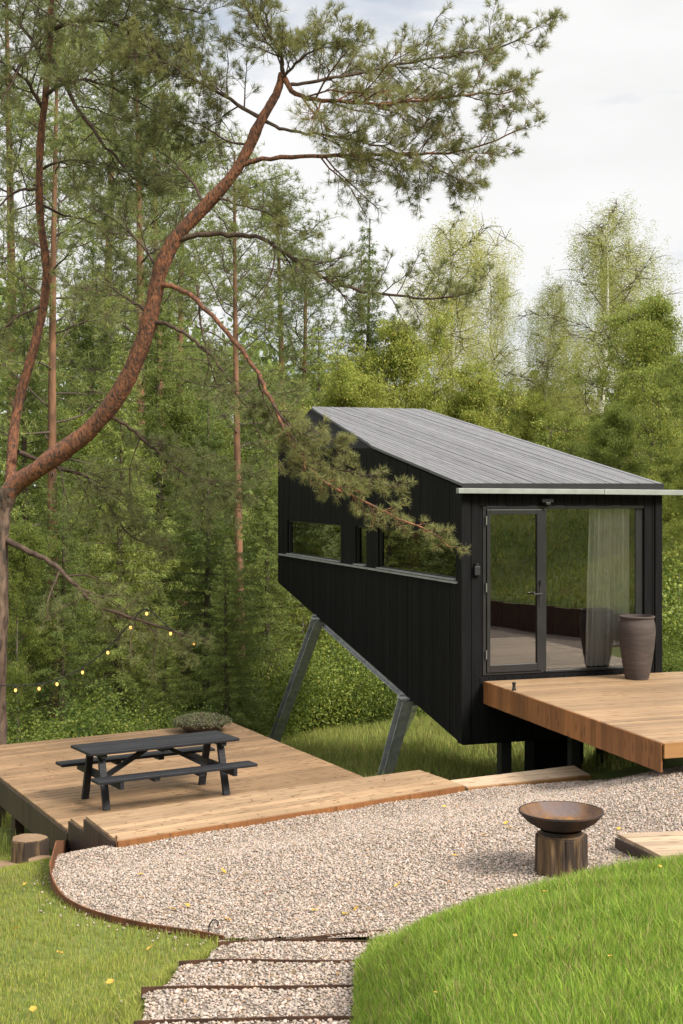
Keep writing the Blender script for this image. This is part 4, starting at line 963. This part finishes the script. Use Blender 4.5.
TREES = [ # kind, px, distance, top py, width factor, label
 ('spruce0', 120, 27.5, 330, 1.05, 'dark drooping spruce straight behind the picnic table'),
 ('spruce1', 205, 29, 385, 1.1, 'broad dark spruce between the table and the far steel leg'),
 ('spruce0', 268, 31.5, 425, 1.1, 'dark spruce just left of the cabin wall end'),
 ('spruce1', 28, 30, 255, 1.0, 'tall dark spruce behind the grey pine stem at left edge'),
 ('spruce0', 160, 36, 262, 1.1, 'spruce with pointed top seen inside the bend of the red pine'),
 ('spruce0', 366, 48, 220, .95, 'tall narrow spruce with its pointed top above the roof ridge'),
 ('spruce1', 316, 42, 320, 1.1, 'spruce rising just left of the roof ridge corner'),
 ('spruce1', -40, 28, 200, 1.0, 'spruce cut off by the left edge of the frame'),
 ('spruce1', 228, 25.6, 535, 1.2, 'young bushy spruce with hanging twigs behind the terrace corner'),
 ('spruce0', 92, 41, 240, 1.1, 'far spruce showing between the two pine stems'),
 ('spruce1', 60, 26.5, 470, 1.2, 'young spruce in shade under the low pine branch'),
 ('spruce0', 165, 25.5, 600, 1.25, 'small spruce right behind the string of bulbs'),
 ('pine0', 241, 33, 150, .95, 'slim orange trunked pine standing left of the cabin'),
 ('pine1', 57, 28.5, 30, .95, 'brown trunked pine rising behind the left end of table'),
 ('pine0', 163, 45, 110, 1.1, 'far pine with bare trunk framed by the red pine bend'),
 ('pine1', 187, 49, 150, 1.1, 'far pine with light crown right of the bend'),
 ('pine0', 104, 50, 30, 1.2, 'tall far pine reaching up among the upper left twigs'),
 ('pine1', 8, 40, -30, 1.1, 'tall pine at the upper left corner of the wood'),
 ('pine0', 302, 46, 255, 1.25, 'pale green pine crown left above the roof ridge'),
 ('pine1', 132, 38, 10, 1.0, 'high pine crown between both stems of the leaning pine'),
 ('pine1', 275, 52, 190, 1.2, 'distant pine half hidden by the hanging twig over the roof'),
 ('birch1', 440, 46, 232, 1.15, 'yellow green birch with hanging twigs above the middle of roof'),
 ('birch0', 500, 52, 265, .8, 'thin sparse birch between two fuller yellow crowns'),
 ('birch0', 578, 42, 222, 1.2, 'tallest white stemmed birch above the right part of roof'),
 ('birch1', 545, 45, 290, 1.0, 'white stemmed birch just left of the tallest birch'),
 ('birch0', 612, 48, 262, 1.05, 'sparse birch just right of the tallest birch'),
 ('decid1', 404, 38, 340, .75, 'bright green broadleaf tree behind the roof centre'),
 ('decid0', 466, 37, 392, .75, 'green broadleaf tree below the hanging birch twigs'),
 ('decid1', 655, 37, 316, .9, 'full green yellow tree at the right edge skyline'),
 ('decid0', 703, 32, 372, .9, 'leafy tree cut off by the right edge of the frame'),
 ('decid0', 528, 40, 418, .7, 'low green crown over the roof right of its middle'),
 ('decid1', 345, 36, 385, .8, 'green crown peeping over the ridge corner of the roof'),
 ('decid0', 612, 34, 425, .85, 'green crown just above the right end of roof'),
 ('decid1', 512, 45, 405, .7, 'yellowish broadleaf crown filling the gap left of the white birch'),
 ('decid0', 600, 37, 432, .6, 'soft yellow green low crown under the white birch trunk'),
 ('decid1', 552, 37, 430, .7, 'wide low crown hanging over the roof slope below the birches'),
 ('decid0', 648, 47, 352, .7, 'pale crown between the birches and the right edge tree'),
 ('decid1', 692, 27.5, 455, .8, 'bright leafy tree right beside the glazed front'),
 ('decid0', 20, 26, 545, .7, 'light green young maple under the low pine branch at left'),
 ('decid1', 72, 34, 430, .95, 'fresh green broadleaf crown low between the stem fork and the terrace'),
 ('decid0', 200, 37, 425, .95, 'green broadleaf crown low in the wood left of the orange trunk'),
 ('decid1', 305, 35, 470, .8, 'light green broadleaf tree behind the far end of the cabin'),
 ('decid0', 130, 31, 560, .9, 'young leafy tree in the dark wood above the string of bulbs'),
 ('bush0', 374, 33, 640, .8, 'yellow green bush framed by the two steel legs'),
 ('bush1', 335, 33, 668, 1.2, 'dark green bush well right of the far steel leg'),
 ('bush0', 425, 34, 676, 1.3, 'low bush under the sloping belly of the cabin'),
 ('bush1', 150, 24.2, 702, 1.1, 'green bush showing just over the tabletop'),
 ('bush0', 30, 23.6, 700, 1.2, 'bush behind the left back edge of terrace'),
 ('bush1', 95, 24, 703, 1.2, 'bush behind the terrace left of the table'),
 ('bush0', 250, 30, 655, 1.1, 'leafy bush left of the far steel leg'),
 ('bush1', 300, 32, 640, 1.1, 'leafy bush right of the top of the far steel leg'),
 ('bush0', 676, 25.5, 560, 1.0, 'leafy bush at the right edge beside the cabin corner'),
 ('bush1', 668, 24, 640, .9, 'low bush in the grass right of the planter'),
]
for k, (key, px, Y, tp, wf, lab) in enumerate(TREES):
    kind = key[:-1]; nm, cat, grp = NAMES[kind]; x = (px-CX)/F_*Y; z = float(h(x, Y))-.05
    H = (HZ-tp)/F_*Y-z; tm, cm, H0 = MES[key]; s = H/H0
    t_ = thing(nm, lab, cat, (x, Y, z), rng.uniform(0, 6.28), grp); t_.scale = (s*wf, s*wf, s)
    link(bpy.data.objects.new('trunk' if kind != 'bush' else 'stems', tm), t_)
    link(bpy.data.objects.new('crown' if kind != 'bush' else 'foliage', cm), t_)
# far wood that closes the view between the trunks
C = []
for i in range(120):
    Y = rng.uniform(56, 95); x = rng.uniform(-.42, .42)*Y; px = CX+x/Y*F_
    lim = np.interp(px, [-100, 0, 250, 330, 480, 560, 700, 900], [260, 270, 330, 380, 400, 390, 350, 330])
    top = (HZ-lim)/F_*Y*rng.uniform(.55, 1.0); z0 = float(h(x, Y)); hh = top-z0; n_ = 700
    g = rng.uniform(0, 1, n_)**.8; r = rng.uniform(2.2, 3.6)*(1-g**1.6*.85)*np.sqrt(rng.uniform(.1, 1, n_)); a = rng.uniform(0, 6.28, n_)
    cl = rng.normal(0, .5, (n_, 3)); C.append(np.stack([x+r*np.cos(a), Y+r*np.sin(a), z0+g*hh], -1)+cl)
for x0, x1, y0, y1, nb in ((18, 60, -45, -8, 26),):
    for i in range(nb):
        x, y = rng.uniform(x0, x1), rng.uniform(y0, y1); z0 = float(h(x, y)); n_ = 700; g = rng.uniform(.1, 1, n_); r = rng.uniform(2, 3.4)*(1-g*.7)*np.sqrt(rng.uniform(.1, 1, n_)); a = rng.uniform(0, 6.28, n_)
        C.append(np.stack([x+r*np.cos(a), y+r*np.sin(a), z0+g*rng.uniform(9, 14)], -1)+rng.normal(0, .4, (n_, 3)))
V, F = leafquads(np.vstack(C), .55)
tag(bulk('distant_wood', V, F, M['farwood']), 'far green wood closing the view behind the nearer trees', 'wood', kind='stuff')

# ------------------------------------------------------------------ fallen leaves
lf = MB().add([(-.03, 0, 0), (-.008, -.02, .008), (.02, -.014, .004), (.035, 0, .014), (.018, .016, .002), (-.01, .02, .01), (0, 0, -.003)],
              [(0, 1, 6), (1, 2, 6), (2, 3, 6), (3, 4, 6), (4, 5, 6), (5, 0, 6)]).build('fallen_leaf', M['yellowleaf'])
lm = lf.data; bpy.data.objects.remove(lf)
spots = [(550, 955), (545, 905), (436, 1010), (610, 975), (515, 952), (660, 880)]
for px, py in spots:
    w = gp(px, py); o = link(bpy.data.objects.new('fallen_leaf', lm)); o.location = (w[0], w[1], float(h(*w))+.075); o.rotation_euler = (rng.normal(0, .3), rng.normal(0, .3), rng.uniform(0, 6.3)); o.scale = (.5,)*3
    tag(o, 'small yellow birch leaf lying on the grass bank', 'leaf', 'fallen leaves on the grass bank')
for px, py in [(33, 1018), (15, 935), (60, 960), (110, 990), (150, 955), (25, 890)]:
    w = gp(px, py); o = link(bpy.data.objects.new('fallen_leaf', lm)); o.location = (w[0], w[1], float(h(*w))+.05); o.rotation_euler = (rng.normal(0, .3), rng.normal(0, .3), rng.uniform(0, 6.3))
    tag(o, 'small yellow birch leaf lying on the mown lawn', 'leaf', 'fallen leaves on the lawn')
for k in range(22):
    w = gp(rng.uniform(130, 620), rng.uniform(800, 930)); 
    if not gmask(*w): continue
    o = link(bpy.data.objects.new('fallen_leaf', lm)); o.location = (w[0], w[1], float(gravel_z(*w))+.025); o.rotation_euler = (rng.normal(0, .3), rng.normal(0, .3), rng.uniform(0, 6.3))
    tag(o, 'small yellow birch leaf lying on the gravel', 'leaf', 'fallen leaves on the gravel')
# forest litter: dead needles and scraps on gravel, decks and steps
def litter(n, xr, yr, keep, zf, ln):
    x = rng.uniform(*xr, n); y = rng.uniform(*yr, n); k = keep(x, y); x, y = x[k], y[k]; m = len(x); z = zf(x, y)
    c_ = np.stack([x, y, z], -1); a = rng.uniform(0, 6.28, m); d = np.stack([np.cos(a), np.sin(a), rng.normal(0, .2, m)], -1)*ln*rng.uniform(.4, 1.3, (m, 1)); w = np.stack([-np.sin(a), np.cos(a), 0*a], -1)*rng.choice([.0025, .004, .009], (m, 1))
    return np.stack([c_-d-w*.4, c_-w, c_+d, c_+w], 1).reshape(-1, 3), np.arange(4*m).reshape(-1, 4)
A = Acc()
A.add(*litter(5200, (-3, 5), (9.8, 16.6), gmask, lambda x, y: gravel_z(x, y)+.014, .028))
A.add(*litter(900, (-1.3, .4), (4.5, 9.9), gmask, lambda x, y: gravel_z(x, y)+.014, .024))
A.add(*litter(1500, (-5.4, .5), (14.9, 22), lambda x, y: inpoly(x, y, [A_, D_, C_, B_]) & (dplat(x, y) > 1.3), lambda x, y: np.full(x.shape, TZ+.004), .03))
A.add(*litter(500, (-2.7, 1.4), (13.4, 17), lambda x, y: inpoly(x, y, [Pa, Pb, Pc, Pd]), lambda x, y: np.full(x.shape, PZ+.004), .03))
M['litter'] = pm('dead_needles_and_scraps', (.12, .062, .030), (.27, .17, .075), 3, rough=.9, island=.5)
tag(A.build('forest_litter', M['litter']), 'brown dead needles and leaf scraps scattered over gravel and boards', 'litter', kind='stuff')
# bent wire hook in the lawn edge beside the gravel
w = gp(213, 936); wz = float(h(*w))
pts = [(0, 0, -.03), (0, 0, .04), (.015, 0, .085), (.045, 0, .10), (.07, 0, .08), (.06, 0, .05)]
V, F = tube(catmull(pts, 4), .005, 6); o = bulk('wire_hook', V, F, M['cable']); o.location = (w[0]-.03, w[1], wz+.02)
tag(o, 'small bent black wire hook sticking out at the gravel edge', 'hook')

# ------------------------------------------------------------------ light, sky, camera
SUN_EL, SUN_AZ = 42, 128          # azimuth clockwise from +Y
wd = bpy.data.worlds.new('World'); scene.world = wd; wd.use_nodes = True
nt = wd.node_tree; N = nt.nodes; L = nt.links; N.clear()
out = N.new('ShaderNodeOutputWorld'); bg = N.new('ShaderNodeBackground'); bg.inputs['Strength'].default_value = .08
sk = N.new('ShaderNodeTexSky'); sk.sky_type = 'NISHITA'; sk.sun_disc = False
sk.sun_elevation = math.radians(SUN_EL); sk.sun_rotation = math.radians(SUN_AZ); sk.air_density = 1.0; sk.dust_density = 2.0
tc = N.new('ShaderNodeTexCoord'); mp = N.new('ShaderNodeMapping'); mp.inputs['Scale'].default_value = (1, 1, 3.2); L.new(tc.outputs['Generated'], mp.inputs[0])
n1 = N.new('ShaderNodeTexNoise'); n1.inputs['Scale'].default_value = 2.6; n1.inputs['Detail'].default_value = 7; n1.inputs['Roughness'].default_value = .55; L.new(mp.outputs[0], n1.inputs['Vector'])
n2 = N.new('ShaderNodeTexNoise'); n2.inputs['Scale'].default_value = 3.4; n2.inputs['Detail'].default_value = 6; L.new(mp.outputs[0], n2.inputs['Vector'])
cloud = mixc(N, L, ramp(N, L, n2.outputs['Fac'], .32, .66), (6.5, 6.44, 6.32), (7.4, 7.34, 7.25))
cov = ramp(N, L, n1.outputs['Fac'], .28, .46)
cv = N.new('ShaderNodeMath'); cv.operation = 'MULTIPLY'; cv.inputs[1].default_value = .94; L.new(cov, cv.inputs[0])
sx_ = N.new('ShaderNodeSeparateXYZ'); L.new(tc.outputs['Generated'], sx_.inputs[0])
zf = N.new('ShaderNodeMapRange'); zf.interpolation_type = 'SMOOTHSTEP'; zf.inputs[1].default_value = .34; zf.inputs[2].default_value = .85; zf.inputs[3].default_value = 1.0; zf.inputs[4].default_value = 2.3
L.new(sx_.outputs[2], zf.inputs[0])
vm = N.new('ShaderNodeVectorMath'); vm.operation = 'SCALE'; L.new(cloud, vm.inputs[0]); L.new(zf.outputs[0], vm.inputs['Scale'])
colr = mixc(N, L, cv.outputs[0], sk.outputs[0], vm.outputs[0])
L.new(colr, bg.inputs[0]); L.new(bg.outputs[0], out.inputs[0])
su = bpy.data.lights.new('Sun', 'SUN'); su.energy = 3.7; su.angle = math.radians(19); su.color = (1, .93, .82)
so = link(bpy.data.objects.new('Sun', su))
el, az = math.radians(SUN_EL), math.radians(SUN_AZ)
to_sun = Vector((math.sin(az)*math.cos(el), math.cos(az)*math.cos(el), math.sin(el)))
so.rotation_euler = (-to_sun).to_track_quat('-Z', 'Y').to_euler(); so.location = (10, -10, 20)
cam = bpy.data.cameras.new('Camera'); co = link(bpy.data.objects.new('Camera', cam))
co.location = (0, 0, 0); co.rotation_euler = (math.pi/2, 0, 0)
cam.sensor_fit = 'VERTICAL'; cam.sensor_height = 36; cam.sensor_width = 24; cam.lens = F_/1024*36
cam.shift_y = -(512-HZ)/1024; cam.clip_start = .05; cam.clip_end = 3000
scene.camera = co
vs = scene.view_settings; vs.view_transform = 'Standard'; vs.look = 'None'; vs.gamma = 1; vs.exposure = .85; vs.use_curve_mapping = False
scene.render.film_transparent = False
cy = scene.cycles; cy.max_bounces = 8; cy.transparent_max_bounces = 12; cy.diffuse_bounces = 3; cy.glossy_bounces = 3; cy.transmission_bounces = 4
cy.caustics_reflective = False; cy.caustics_refractive = False; cy.use_denoising = True
